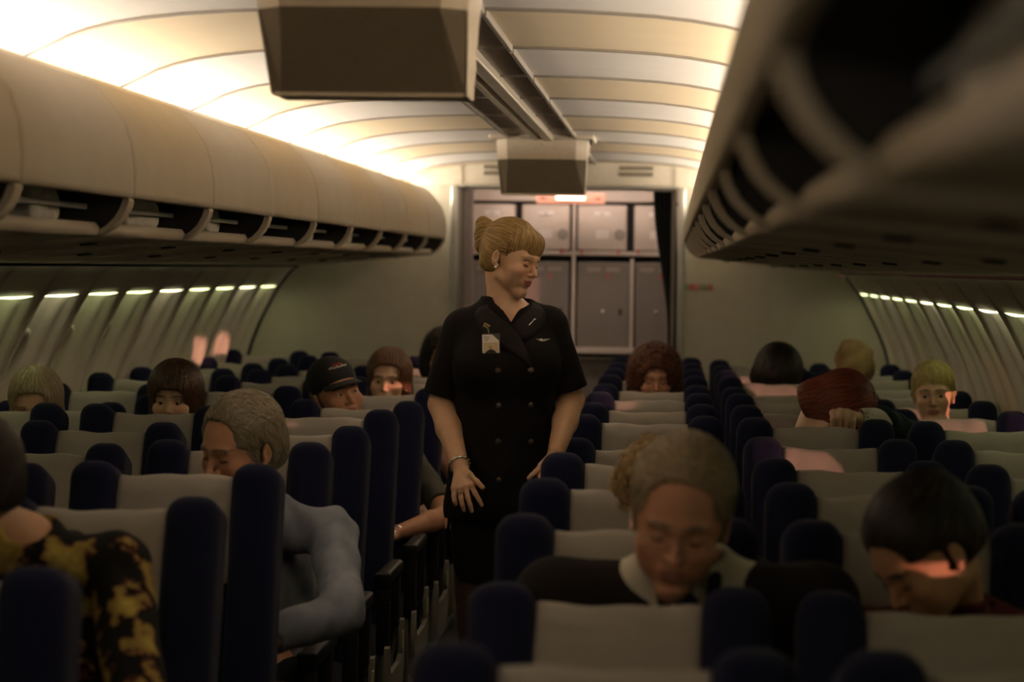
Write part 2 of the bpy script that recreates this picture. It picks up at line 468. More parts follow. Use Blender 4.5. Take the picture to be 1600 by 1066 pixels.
# bulkhead with the galley doorway
def bulkside(sgn):
    pts = [(.66, 0)] + [(x - .01, z) for x, z in wp[::-1]] + [(1.62, 1.7), (1.3, 2.1), (1.0, 2.2), (.66, 2.3)]
    MB().prism([(sgn * x, z) for x, z in pts], YEND, YEND + .03, 'y').build('wall_aft_' + ('left' if sgn < 0 else 'right'), M['bulk'])['kind'] = 'structure'
bulkside(-1); bulkside(1)
MB().box((0, YEND + .012, 2.20), (.66, .012, .095)).box((.83, YEND + .006, 2.20), (.2, .02, .1)).box((-.83, YEND + .006, 2.20), (.2, .02, .1)).build('trim_24', M['header'])['kind'] = 'structure'
for q, sgn in enumerate((-1, 1)):
    mb = MB().box((sgn * .672, YEND - .012, 1.05), (.022, .02, 1.05), bev=.008); mb.build('trim_%d' % (25 + q), M['alu'])['kind'] = 'structure'
    mb = MB().box((sgn * .625, YEND + .35, 1.05), (.012, .32, 1.05)); mb.build('trim_%d' % (27 + q), M['galleyd'])['kind'] = 'structure'
MB().box((0, YEND + .02, 2.098), (.65, .03, .010), bev=.004).build('trim_29', M['alu'])['kind'] = 'structure'
for x, side in ((-.40, 'left'), (.40, 'right')):
    t = empty('air_vent', (x, YEND - .002, 2.19), label='slotted grey air vent on the cream header, %s of the doorway centre' % side, cat='vent', group='header air vents')
    for dz in (-.018, .018): MB().box((0, -.005, dz), (.10, .006, .012), bev=.003).build('vent_slat', M['mondark'], t)
# placards on the right bulkhead
for i, (mm, nm) in enumerate(((M['green'], 'green'), (M['red'], 'red'), (M['pink'], 'pink'), (M['green'], 'dark'), (M['red'], 'last'))):
    x = .70 + .036 * i
    lab = ['green square placard nearest the galley doorway on the right bulkhead', 'red square placard second from the doorway on the right bulkhead', 'pink square placard in the middle of the row on the right bulkhead', 'darker green square placard fourth from the doorway on the right bulkhead', 'red square placard farthest from the doorway on the right bulkhead'][i]
    t = empty('placard', (x, YEND - .004, 1.513), label=lab, cat='sign', group='bulkhead placards')
    MB().box((0, 0, 0), (.0155, .003, .0155), bev=.001).build('plate', mm, t)
    r = MB()
    for a in range(14):
        p = (.009 * math.cos(a * PI / 7), -.0035, .009 * math.sin(a * PI / 7)); q = (.009 * math.cos((a + 1) * PI / 7), -.0035, .009 * math.sin((a + 1) * PI / 7)); r.cyl(p, q, .0012, n=5)
    r.cyl((-.006, -.0035, .006), (.006, -.0035, -.006), .0012, n=5); r.build('symbol', M['plate'], t)
# overhead bins ----------------------------------------------
side_prof = [(.905, 1.98), (.885, 2.025), (.850, 2.058), (.815, 2.068), (.785, 2.048), (.745, 2.0), (.712, 1.955), (.694, 1.90), (.686, 1.84), (.686, 1.79), (.690, 1.766)]
lower_curve = [(.690, 1.766), (.697, 1.745), (.710, 1.723), (.730, 1.703), (.752, 1.690), (.770, 1.684)]
def make_bin(sgn):
    t = empty('overhead_bin', (0, 0, 0))
    sx = lambda P: [(sgn * x, z) for x, z in P]
    # door : upper fairing panel, slightly bowed, with a rim along the lower edge
    pr = side_prof[:-1] + [(.688, 1.778), (.700, 1.776), (.706, 1.80)]
    v, f = loft(sx(pr), [.006, .02, .04, BP / 2, BP - .04, BP - .02, BP - .006])
    n = len(pr)
    for j in (0, 6):
        for i in range(n): v[j * n + i] = (v[j * n + i][0] + sgn * .006, v[j * n + i][1], v[j * n + i][2] - .002)
    o = mesh_vf('bin_door', v, f, M['cream'], t, True)
    sd_ = o.modifiers.new('solid', 'SOLIDIFY'); sd_.thickness = .004; sd_.offset = -1 if sgn > 0 else 1
    # end walls: cavity shade put in as black inside, with a cream rim along the curved front edge
    full = [(.712, 1.80)] + [(x + .012, z + .004) for x, z in lower_curve] + [(1.25, 1.65), (1.25, 1.95), (.90, 1.98)]
    rim = [(.700, 1.80)] + lower_curve; rim = rim + [(x + .016, z + .004) for x, z in rim[::-1]]
    for y0, y1 in ((0.001, .024), (BP - .025, BP - .002)):
        e = MB().prism([(sgn * x, z) for x, z in full], y0 + .002, y1 - .002, 'y').build('bin_end', M['binin'], t)
        MB().prism([(sgn * x, z) for x, z in rim], y0 - .004 if y0 > .1 else y0, y1 if y0 > .1 else y1 + .004, 'y').build('end_rim', M['cream'], e)
    # lip, shelf and underside
    und = [(.790, 1.712), (.770, 1.712), (.762, 1.700), (.770, 1.684), (.83, 1.680), (1.1, 1.655), (1.40, 1.625), (1.60, 1.612)]
    v, f = loft(sx(und), [0.0, BP - .004]); u = mesh_vf('bin_underside', v, f, M['cream'], t, True)
    sd_ = u.modifiers.new('solid', 'SOLIDIFY'); sd_.thickness = .004; sd_.offset = 0
    for fx in (.92, 1.18):
        MB().box((sgn * fx, BP * .5, 1.672 - (fx - .83) * .093), (.018, .03, .003), rot=(0, sgn * .09, 0), bev=.002).build('reading_light_slot', M['blackpl'], u)
    # cavity
    v, f = loft(sx([(.79, 1.705), (1.22, 1.69), (1.24, 1.75), (1.24, 1.96), (.90, 1.985), (.72, 1.95)]), [.026, BP - .026]); mesh_vf('bin_lining', v, f, M['binin'], t, True)
    MB().box((sgn * .80, BP / 2, 1.752), (.008, BP / 2 - .03, .007), bev=.002).build('retaining_bar', M['barm'], t)
    return t
def blanket(mname, m, loc, h, seed):
    r = random.Random(seed); base = combine([('u', 0, p_box((0, 0, 0), h, .022)), ('u', .02, p_box((.004, .003, h[2] * .75), (h[0] * .93, h[1] * .95, h[2] * .55), .018)), ('u', .015, p_ell((0, h[1] * .4, h[2] * .8), (h[0] * .6, h[1] * .4, h[2] * .5)))])
    def f(P): return base(P) + .003 * np.sin(P[:, 1] * 55 + seed) * np.cos(P[:, 2] * 70)
    V, Q = surface(f, (-h[0] * 1.1, -h[1] * 1.1, -h[2] * 1.1), (h[0] * 1.1, h[1] * 1.1, h[2] * 1.6), .008, False)
    o = np_mesh(mname, V, Q, m); o.location = loc; return o
bl_a = blanket('folded_blanket', M['blanket'], (0, 0, 0), (.12, .19, .035), 1)
bl_b = blanket('pillow', M['blanket2'], (0, 0, 0), (.13, .17, .04), 2)
ordn = ['first', 'second', 'third', 'fourth', 'fifth', 'sixth', 'seventh', 'eighth', 'ninth', 'tenth', 'eleventh', 'twelfth', 'thirteenth', 'fourteenth', 'fifteenth']
fa = fb = True
for sgn, sn in ((-1, 'left'), (1, 'right')):
    proto = make_bin(sgn); ks = range(-5, 8)
    first = None
    nl = len(ks)
    for q, k in enumerate(ks):
        o = proto if q == 0 else copy_tree(proto)
        o.location = (0, 5.8 + BP * k - BP, 0) if False else (0, 5.8 + BP * (k - 1) + BP, 0)
        pos = ('cream overhead bin on the %s side, %s from the aft bulkhead' % (sn, ordn[nl - 1 - q])) if q < nl - 1 else 'cream overhead bin on the %s side touching the aft bulkhead' % sn
        tag(o, pos, 'overhead bin', 'overhead bins on the %s side' % sn)
        y0 = o.location.y
        for w, (dy, src) in enumerate(((.27, bl_a), (.70, bl_b))):
            if (k + w) % 4 == 3 and w == 1: continue
            if w == 0:
                c = bl_a if fa else bl_a.copy(); 
                if not fa: COL.objects.link(c)
                fa = False
            else:
                c = bl_b if fb else bl_b.copy()
                if not fb: COL.objects.link(c)
                fb = False
            c.location = (sgn * .945, y0 + dy, 1.742); c.rotation_euler = (0, sgn * .03, (.1 if (k % 2) else -.06))
            nth = ordn[nl - 1 - q]
            tag(c, '%s in the %s overhead bin from the bulkhead, %s side' % ('folded lilac grey blanket' if w == 0 else 'pale pillow lying', nth, sn), 'blanket' if w == 0 else 'pillow', ('blankets' if w == 0 else 'pillows') + ' in the overhead bins')
# monitors ---------------------------------------------------
def monitor(y, lab):
    t = empty('ceiling_monitor', (0, y, 2.24), label=lab, cat='monitor', group='ceiling monitors')
    MB().box((0, .12, -.008), (.245, .20, .014), bev=.006).build('mounting_plate', M['mon'], t)
    MB().box((.232, -.05, -.032), (.006, .02, .014), bev=.002).build('hinge', M['blackpl'], t)
    # body: upper cream band with chamfered front corners, lower part slopes away under it
    top = [(-.215, .0), (-.165, -.055), (.165, -.055), (.215, .0), (.215, .34), (-.215, .34)]
    mid = [(-.210, .0), (-.160, -.05), (.160, -.05), (.210, .0), (.205, .33), (-.205, .33)]
    low = [(-.200, .115), (-.18, .11), (.18, .11), (.200, .115), (.198, .30), (-.198, .30)]
    bm = bmesh.new(); rings = []
    for ring, z in ((top, -.02), (mid, -.115)): rings.append([bm.verts.new((x, yy, z)) for x, yy in ring])
    n = 6
    for i in range(n): bm.faces.new((rings[0][i], rings[0][(i + 1) % n], rings[1][(i + 1) % n], rings[1][i]))
    bm.faces.new(rings[0])
    lw = [bm.verts.new((x, yy, -.275)) for x, yy in low]
    for i in (0, 3, 4, 5, 2): bm.faces.new((rings[1][i], rings[1][(i + 1) % n], lw[(i + 1) % n], lw[i])) if i not in (0, 1, 2) else None
    bm.faces.new(lw[::-1])
    bmesh.ops.recalc_face_normals(bm, faces=bm.faces)
    me = bpy.data.meshes.new('housing'); bm.to_mesh(me); bm.free(); link('housing', me, M['mon'], t)
    v = [(x, yy, -.115) for x, yy in mid[:4]] + [(x, yy, -.275) for x, yy in low[:4]]
    v2 = [(x * .985, yy - .002, z + (.001 if z > -.2 else .003)) for x, yy, z in v]
    mesh_vf('lower_face', v2, [(0, 1, 5, 4), (1, 2, 6, 5), (2, 3, 7, 6)], M['mondark'], t)  # colour carries the shade of this downward-sloping face
    mb = MB(); mb.box((0, .110, -.2745), (.193, .004, .004), bev=.0015); mb.build('bottom_rim', M['mon'], t)
    MB().sph((0, -.052, -.045), .004, 8).build('screw', M['mondark'], t)
    return t
monitor(4.78, 'large near ceiling monitor housing with shade-toned lower face, seen at top of frame')
monitor(11.4, 'far ceiling monitor housing hanging in front of the galley doorway')
# galley -----------------------------------------------------
GY = 15.6
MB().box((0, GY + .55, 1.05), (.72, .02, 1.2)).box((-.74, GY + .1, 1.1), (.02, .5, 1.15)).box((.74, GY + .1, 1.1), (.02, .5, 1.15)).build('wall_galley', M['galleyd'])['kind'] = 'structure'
g = empty('galley_rack', (0, GY, 0), label='pale galley rack frame with black gaps beyond the bulkhead doorway', cat='galley rack')
MB().box((0, .06, 2.10), (.72, .05, .055), bev=.005).build('top_rail', M['galley'], g)
MB().box((0, .03, 1.712), (.72, .03, .014), bev=.004).build('shelf_rail', M['galley'], g)
MB().box((0, .02, 1.085), (.72, .05, .02), bev=.005).box((0, .05, 1.035), (.72, .03, .006)).build('counter_rail', M['galley'], g)
for x in (-.015, .362):
    MB().box((x, .04, 1.38 if x > .1 else 1.55), (.011, .03, .30 if x > .1 else .50), bev=.003).build('post', M['galley'], g)
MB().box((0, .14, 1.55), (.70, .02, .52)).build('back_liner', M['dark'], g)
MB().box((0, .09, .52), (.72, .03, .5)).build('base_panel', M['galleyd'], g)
for i, (xa, xb) in enumerate(((-.695, -.395), (-.352, -.042), (.008, .325), (.372, .66))):
    c = (xa + xb) / 2; h = (xb - xa) / 2
    lab = ['leftmost of the four metal carriers on the upper galley shelf', 'second metal carrier from the left on the upper galley shelf', 'third metal carrier from the left on the upper galley shelf', 'rightmost upper galley carrier partly behind the dark curtain'][i]
    t = empty('galley_carrier', (c, GY, 1.728), label=lab, cat='carrier', group='carriers on the upper galley shelf')
    MB().box((0, .06, .150), (h, .055, .148), bev=.012, seg=3).build('carrier_door', M['galley'], t, True)
    MB().box((0, .0, .238), (.05, .004, .014), bev=.002).build('label_plate', M['plate'], t)
    MB().box((0, -.0025, .238), (.012, .0025, .004)).build('label_mark', M['rib'], t)
    hd = MB(); hd.box((.0, .0, .122), (.042, .012, .008), bev=.004).box((0, .004, .097), (.042, .004, .018), bev=.004); hd.build('handle', M['plate'], t)
    MB().cyl((h - .045, .006, .105), (h - .045, -.004, .105), .036, n=24).build('round_vent', M['rib'], t)
    for dx in (-h + .03, h - .05):
        MB().box((dx, -.012, -.004), (.006, .006, .016), bev=.002).build('latch', M['red'], t)
for i, (xa, xb) in enumerate(((-.695, -.380), (-.352, -.042), (.008, .345), (.380, .66))):
    c = (xa + xb) / 2; h = (xb - xa) / 2
    lab = ['leftmost tall galley cart door below the shelf, mostly behind the attendant', 'second tall galley cart door from the left, beside the attendant', 'third tall galley cart door from the left with white dot and latch', 'rightmost tall galley cart door next to the curtain'][i]
    t = empty('galley_cart', (c, GY, 1.105), label=lab, cat='galley cart', group='tall carts under the galley shelf')
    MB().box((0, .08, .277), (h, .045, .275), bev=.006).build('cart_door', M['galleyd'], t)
    MB().box((0, .035, .505), (h - .02, .004, .035), bev=.002).build('top_band', M['galleyd'], t)
    for dx in (-.06, .06): MB().box((dx, .03, .505), (.045, .003, .014)).build('vent', M['rib'], t)
    MB().sph((.0, .03, .235), .010, 12).build('knob', M['plate'], t)
    MB().box((h - .055, .033, .23), (.010, .004, .022)).build('latch_slot', M['dark'], t)
    MB().box((.03, .03, .46), (.006, .004, .018), bev=.002).build('turn_latch', M['red'], t)
# exit sign with a small lamp below the galley ceiling
t = empty('exit_sign', (-.02, 15.15, 2.05), label='glowing reddish sign with arrows above the galley, partly hidden by the monitor', cat='sign')
MB().box((0, 0, 0), (.215, .02, .033), bev=.004).build('sign_face', M['exit'], t)
MB().cyl((-.09, -.03, .002), (.09, -.03, .002), .012, n=12).build('lamp', M['bulb'], t)
for s in (-1, 1):
    a = MB(); a.box((s * .165, -.021, 0), (.016, .0015, .003)); a.prism([(s * .172, -.009), (s * .190, 0), (s * .172, .009)], -.0225, -.0195, 'y'); a.build('arrow', M['arrow'], t)
# curtain
v = []; f = []; N = 46; K = 14
for j in range(K + 1):
    z = 2.085 - (2.085 - .12) * j / K; pull = sm(2.085, 1.2, z)
    for i in range(N + 1):
        u = i / N; x = .500 + .10 * pull + (.140 - .075 * pull) * u
        v.append((x, 14.62 + .022 * math.sin(u * 34 + .6 * j / K), z))
for j in range(K):
    for i in range(N): a = j * (N + 1) + i; f.append((a, a + 1, a + N + 2, a + N + 1))
t = empty('curtain', (0, 0, 0), label='dark gathered curtain hanging at the right edge of the galley doorway', cat='curtain')
c = mesh_vf('curtain_cloth', v, f, M['curtain'], t, True); s_ = c.modifiers.new('s', 'SOLIDIFY'); s_.thickness = .003
MB().box((0, 14.62, 2.092), (.64, .012, .008)).build('curtain_rail', M['alu'], t)
# ============================================================ SEATS
SEATL = .70; PIV = .42
def make_seat(kind):
    t = empty('airline_seat', (0, 0, 0))
    back = combine([('u', 0, p_box((0, .0, .295), (.225, .036, .365), .032)), ('u', .02, p_box((0, -.030, .57), (.15, .042, .115), .03)), ('u', .02, p_box((0, -.03, .2), (.14, .03, .2), .025)),
        ('u', .018, p_box((-.194, -.036, .345), (.057, .080, .385), .044)), ('u', .018, p_box((.194, -.036, .345), (.057, .080, .385), .044))])
    V, Q = surface(back, (-.26, -.14, -.08), (.26, .05, .74), .011)
    b = np_mesh('backrest', V, Q, M['navy'], t); b.location = (0, 0, PIV)
    # cloth over the headrest
    path = [(-.0745, .445), (-.0755, .50), (-.0755, .56), (-.0755, .61), (-.0755, .655), (-.071, .682), (-.055, .697), (-.03, .701), (-.005, .697), (.02, .690), (.036, .674), (.0405, .64), (.0405, .60)]
    out = []
    for var in range(3):
        r = random.Random(var * 5 + 3); v = []; f = []; NX = 22; ph = [r.uniform(0, 6) for _ in range(6)]
        for i, (py, pz) in enumerate(path):
            for j in range(NX + 1):
                u = -1 + 2 * j / NX; x = u * .137 + (.0015 * math.sin(i * 1.3 + ph[0]) if abs(u) > .9 else 0)
                w = .0022 * math.sin(u * 3.1 + ph[1] + i * .2) + .0016 * math.sin(u * 7 + ph[2] - i * .5)
                top = 1 if i in range(5, 10) else .6
                v.append((x, py - abs(w) * (1.3 if i < 6 else 0) - .001, pz + (w * 1.2 + .003 if 4 < i < 11 else 0) * top + (.004 * math.sin(u * 2 + ph[3]) if i == 0 else 0)))
        for i in range(len(path) - 1):
            for j in range(NX): a = i * (NX + 1) + j; f.append((a, a + 1, a + NX + 2, a + NX + 1))
        me = bpy.data.meshes.new('headrest_cloth'); me.from_pydata(v, [], f); me.update(); me.materials.append(M['cloth']); me.polygons.foreach_set('use_smooth', [True] * len(me.polygons)); out.append(me)
    c = bpy.data.objects.new('headrest_cloth', out[0]); COL.objects.link(c); c.parent = b
    so = c.modifiers.new('s', 'SOLIDIFY'); so.thickness = .0025; so.offset = 1
    c['label'] = 'off-white headrest cloth'
    V, Q = surface(combine([('u', 0, p_box((0, -.27, .40), (.235, .24, .055), .045)), ('u', .02, p_box((0, -.46, .40), (.235, .05, .062), .05))]), (-.25, -.55, .30), (.25, .0, .5), .014)
    np_mesh('seat_cushion', V, Q, M['navy'], t)
    for s in ((-1, 1) if kind[:3] != 'mid' else (-1,) if kind == 'mid' else (1,)):
        big = (kind == 'aisle_l' and s > 0) or (kind == 'aisle_r' and s < 0)
        x = s * .272; a = MB()
        a.box((x, -.20, .63), (.026, .19, .022), bev=.014, seg=3)
        a.box((x, -.05, .53), (.018, .035, .10), bev=.01)
        ao = a.build('armrest', M['blackpl'], t, True)
        MB().cyl((x, -.375, .615), (x, -.375, .615 + .001), .0, n=4) if False else None
        if big:
            MB().box((x, -.383, .625), (.027, .012, .026), bev=.008, seg=3).build('armrest_cap', M['blackpl'], ao, True)
            p = MB(); p.box((x, -.36, .50), (.021, .028, .11), bev=.008); 
            for zz in (.555, .568): p.box((x, -.37, zz), (.0225, .022, .0015))
            p.build('armrest_panel', M['blackpl'], ao, True)
            # light grey shroud with upright horn
            X = s * .296
            poly = [(-.48, .20), (-.10, .20), (-.04, .30), (-.03, .46), (-.055, .455), (-.085, .35), (-.15, .335), (-.40, .335), (-.43, .36), (-.445, .43), (-.47, .425), (-.49, .33)]
            MB().prism(poly, X - .008, X + .008, 'x').build('side_shroud', M['greypl'], t)
            MB().box((X + s * .010, -.10, .40), (.003, .016, .028), bev=.001).build('yellow_tag', M['tagy'], t)
    for s in (-1, 1):
        MB().tube([(s * .17, -.42, .34), (s * .17, -.36, .02)], .016, 8).tube([(s * .17, -.08, .34), (s * .17, -.14, .02)], .016, 8).box((s * .17, -.25, .012), (.02, .17, .012)).build('leg', M['greypl'], t)
    MB().box((0, -.25, .335), (.22, .20, .012), bev=.004).build('seat_pan', M['blackpl'], t)
    return t, out
protos = {k: make_seat(k) for k in ('aisle_l', 'aisle_r', 'mid', 'mid_l')}
used = set()
R0, L0, SP = 2.94, 3.97, .79
TH = {('R', 0): [20, 30, 14, 9, 16, 24, 11, 17, 18, 21, 19, 20, 21, 20],
      ('R', 1): [15, 31, 10, 12, 19, 19, 13, 17, 17, 23, 19, 20.5, 24, 24],
      ('R', 2): [16, 18, 14, 17, 22, 19, 16, 20, 23, 23.5, 25.5, 23, 27, 27],
      ('L', 0): [12, 17, 14, 18, 21.5, 19.5, 25, 22, 20, 21, 20, 19, 22],
      ('L', 1): [14, 17, 20, 24, 21, 18, 22, 22, 21.5, 23, 26, 20, 23],
      ('L', 2): [16, 21, 16, 19, 22, 18, 31, 23, 20, 23, 25, 26, 22]}
XS = {'R': (.54, 1.085, 1.635), 'L': (-.545, -1.12, -1.68)}
cn = {'R': ('right block, aisle column', 'right block, middle column', 'right block, window column'), 'L': ('left block, aisle column', 'left block, middle column', 'left block, window column')}
for (bl, c), ths in TH.items():
    for k, th in enumerate(ths):
        kind = ('aisle_l' if bl == 'L' else 'aisle_r') if c == 0 else ('mid' if bl == 'R' else 'mid_l')
        pr_, cl = protos[kind]
        o = pr_ if kind not in used else copy_tree(pr_); used.add(kind)
        Y = (R0 if bl == 'R' else L0) + SP * k
        if bl == 'R' and k == 13: Y -= .02
        if bl == 'L' and k == 0: Y = 3.58
        o.location = (XS[bl][c], Y, 0)
        for chd in o.children:
            if chd.name.startswith('backrest'):
                chd.rotation_euler = (-math.radians(th), 0, 0)
                for cc in chd.children: cc.data = cl[(k * 2 + c) % 3]
        tag(o, 'navy seat with off-white headrest cloth, %s, %s row from the front' % (cn[bl][c], ordn[k]), 'seat', 'airline seats, ' + cn[bl][c])
# ============================================================ PEOPLE
class Fr:
    """head frame: origin between the ears, face towards -Y, up Z"""
    def __init__(s, loc, yaw=0, pitch=0, tilt=0, sc=1):
        s.c = np.array(loc, float); s.s = sc
        s.R = np.array((Matrix.Rotation(math.radians(yaw), 3, 'Z') @ Matrix.Rotation(math.radians(pitch), 3, 'X') @ Matrix.Rotation(math.radians(tilt), 3, 'Y')))
    def w(s, p): return s.c + (np.atleast_2d(np.array(p, float)) * s.s) @ s.R.T
    def p(s, x, y, z): return s.w((x, y, z))[0]
    def l(s, P): return ((P - s.c) @ s.R) / s.s
def head_ops(female=False, jaw=1.0, nose=1.0, smile=0, eyes=(1, 1), old=0):
    o = []
    A = lambda k, g: o.append(('u', k, g)); B = lambda k, g: o.append(('s', k, g))
    A(0, p_ell((0, .014, .046), (.076, .094, .084)))
    A(.03, p_ell((0, -.030, .010), (.067, .064, .085)))
    A(.03, p_ell((0, -.036, -.052), (.052 * jaw, .050, .052)))
    A(.02, p_cap((-.046 * jaw, .0, -.058), (0, -.066, -.094), .018))
    A(.02, p_cap((.046 * jaw, .0, -.058), (0, -.066, -.094), .018))
    A(.02, p_ell((0, -.076, -.097), (.019 * jaw, .015, .015)))
    A(.016, p_ell((0, -.083, .024), (.048, .012, .010)))
    for s in (-1, 1):
        A(.022, p_ell((s * .043, -.066, -.022), (.022, .020, .018)))
        A(.022, p_ell((s * .032 * jaw, -.056, -.048), (.021, .021, .024)))
        B(.014, p_ell((s * .031, -.104, .005), (.019, .019, .013)))
    A(.010, p_cap((0, -.088, .012), (0, -.108 - .004 * (nose - 1), -.022), .0062, .0085))
    fz = .80 if female else 1.0
    A(.006, p_ell((0, -.1115 - .010 * (nose - 1), -.0265), (.0095 * fz, .009, .0082 * fz)))
    for s in (-1, 1):
        A(.006, p_ell((s * .0110 * (nose if not female else .85), -.0985, -.030), (.0070 * fz, .009, .0065 * fz)))
        B(.003, p_ell((s * .006, -.106, -.0365), (.0032, .0045, .003)))
    A(.012, p_ell((0, -.086, -.058), (.026, .013, .018)))
    A(.005, p_ell((0, -.0935, -.0528), (.0185, .0072, .0042)))
    A(.005, p_ell((0, -.0925, -.0635), (.0160, .0075, .0050)))
    B(.003, p_ell((0, -.104, -.0582), (.022, .010, .0011)))
    for s in (-1, 1): B(.004, p_ell((s * .0235, -.094, -.0575 + smile * .003), (.004, .006, .002)))
    B(.010, p_ell((0, -.104, -.079), (.022, .010, .005)))
    if old:
        for s in (-1, 1): B(.006, p_cap((s * .016, -.107, -.028), (s * .032, -.090, -.060), .0022))
    for i, s in enumerate((-1, 1)):
        A(.003, p_ell((s * .031, -.0765, .0055), (.0150, .0135, .0125)))
        op = eyes[i]
        if op > .05: B(.002, p_ell((s * .031, -.0925, .0042), (.0118, .010, .0046 * op)))
        A(.004, p_ell((s * .080, .012, -.003), (.0085, .016, .0265), (.18, s * .12, s * .35)))
        B(.005, p_ell((s * .088, .006, .002), (.0060, .0105, .019), (.18, s * .12, s * .35)))
        A(.003, p_ell((s * .078, .001, -.028), (.006, .008, .008)))
    return o
def to_world(ops, F):
    return near(lambda P: combine(ops)(F.l(P)) * F.s, F.p(0, -.005, .0), .175 * F.s, .145 * F.s)
def near(g, c, r, inner):
    c = np.array(c, float)
    def f(P):
        d = np.linalg.norm(P - c, axis=1); m = d < r; o = d - inner
        if m.any(): o[m] = g(P[m])
        return o
    return f
def face_color(base, lip, brow, browdark=1, shave=0, eyes=(1, 1)):
    base, lip, brow = map(np.array, (base, lip, brow))
    def f(L):
        n = len(L); c = np.tile(base, (n, 1)).astype(float); x, y, z = L[:, 0], L[:, 1], L[:, 2]; ax = np.abs(x)
        front = np.clip((-y - .05) / .02, 0, 1)
        def mix(c, t, w): return c * (1 - w[:, None]) + t * w[:, None]
        blush = np.exp(-((ax - .042) ** 2 + (z + .022) ** 2) / .0004) * front * .35 + np.exp(-(x ** 2 + (z + .027) ** 2) / .00012) * front * .25
        c = mix(c, base * np.array([1.05, .72, .68]), blush)
        if shave: c = mix(c, base * np.array([.62, .62, .66]), np.clip((-z - .045) / .02, 0, 1) * np.clip((-y + .02) / .03, 0, 1) * shave * .5)
        lp = np.clip(1.25 - np.sqrt((x / .0215) ** 2 + ((z + .0585) / .0105) ** 2), 0, .25) * 4 * (y < -.075)
        c = mix(c, lip, lp)
        bz = .0275 + .0022 * np.sin(np.clip((ax - .012) / .036, 0, 1) * PI) - .10 * np.maximum(ax - .036, 0)
        bw = np.clip(1.3 - np.sqrt(((ax - .031) / .021) ** 2 + ((z - bz) / .0034) ** 2), 0, .3) / .3 * (y < -.055) * browdark
        c = mix(c, brow, bw)
        # lash line / rim of the lids
        for i, s in enumerate((-1, 1)):
            ez = .0042
            r = np.sqrt(((x - s * .031) / .0128) ** 2 + ((z - ez) / (.0052 * max(eyes[i], .12))) ** 2)
            c = mix(c, np.array([.05, .03, .02]), np.clip(1 - np.abs(r - 1) * 5, 0, 1) * (y < -.07) * .75)
        return c
    return f
# hand: palm with four unequal bent fingers and a thumb, returned as capsules
def hand_ops(wrist, joints, thumb, r=.0085, palm=.013, k=.006):
    """joints: list of 4 finger chains [knuckle, mid, tip]; thumb: [base, mid, tip]"""
    o = []; w = np.array(wrist, float)
    for i, ch in enumerate(joints):
        kn = np.array(ch[0], float)
        o.append(('u', .008, p_cap(w + (kn - w) * .12, kn, palm * 1.05, palm * .82)))
    for i, ch in enumerate(joints):
        for a, b, ra, rb in zip(ch[:-1], ch[1:], (r * 1.05, r * .95, r * .86), (r * .95, r * .86, r * .78)):
            o.append(('u', .0035, p_cap(a, b, ra, rb)))
        o.append(('u', .004, p_ell(ch[0], (r * 1.12,) * 3)))
    o.append(('u', .010, p_cap(w, thumb[0], palm, r * 1.35)))
    for a, b in zip(thumb[:-1], thumb[1:]): o.append(('u', .004, p_cap(a, b, r * 1.18, r * .95)))
    return o
def arm_ops(sh, el, wr, fat=1.0):
    return [('u', .03, p_cap(sh, el, .050 * fat, .040 * fat)), ('u', .02, p_cap(el, np.array(el) + (np.array(wr) - np.array(el)) * .35, .040 * fat, .038 * fat)), ('u', .02, p_cap(np.array(el) + (np.array(wr) - np.array(el)) * .35, wr, .038 * fat, .025 * fat))]
# hair: shell + flowing strands -------------------------------------------
def strands(fn, roots, flow, steps, step, r0, lift, jit=.0, seed=0, taper=.25, free=None):
    g = np.random.default_rng(seed); P = roots.copy(); path = []; nrm = []
    d = fn(P); G = grad(fn, P); P = P - G * (d - lift)[:, None]
    off = g.normal(0, 1, P.shape) * jit
    for i in range(steps):
        path.append(P.copy()); G = grad(fn, P); nrm.append(G)
        D = flow(P, i) + off
        if free is None: D = D - G * (D * G).sum(1)[:, None]
        D = D / np.maximum(np.linalg.norm(D, axis=1), 1e-6)[:, None]
        P = P + D * step
        if free is None:
            d = fn(P); P = P - grad(fn, P) * (d - lift)[:, None]
    path = np.array(path); nrm = np.array(nrm); N, Sn = path.shape[:2]
    T = np.gradient(path, axis=0); T /= np.maximum(np.linalg.norm(T, axis=2), 1e-9)[..., None]
    B = np.cross(T, nrm); B /= np.maximum(np.linalg.norm(B, axis=2), 1e-9)[..., None]; Nn = np.cross(B, T)
    rr = r0 * (g.uniform(.6, 1.3, Sn))[None] * (1 - (1 - taper) * (np.linspace(0, 1, N) ** 2))[:, None]
    V = []; K = 4
    for k in range(K):
        a = 2 * PI * k / K + PI / 4
        V.append(path + (B * math.cos(a) * 1.5 + Nn * math.sin(a) * .8) * rr[..., None])
    V = np.array(V)                                   # K,N,S,3
    idx = np.arange(K * N * Sn).reshape(K, N, Sn); F = []
    for k in range(K):
        k2 = (k + 1) % K
        F.append(np.stack([idx[k, :-1], idx[k2, :-1], idx[k2, 1:], idx[k, 1:]], -1).reshape(-1, 4))
    tone = np.broadcast_to(g.uniform(0, 1, Sn)[None, None], (K, N, Sn)).reshape(-1)
    return V.reshape(-1, 3), np.concatenate(F), tone
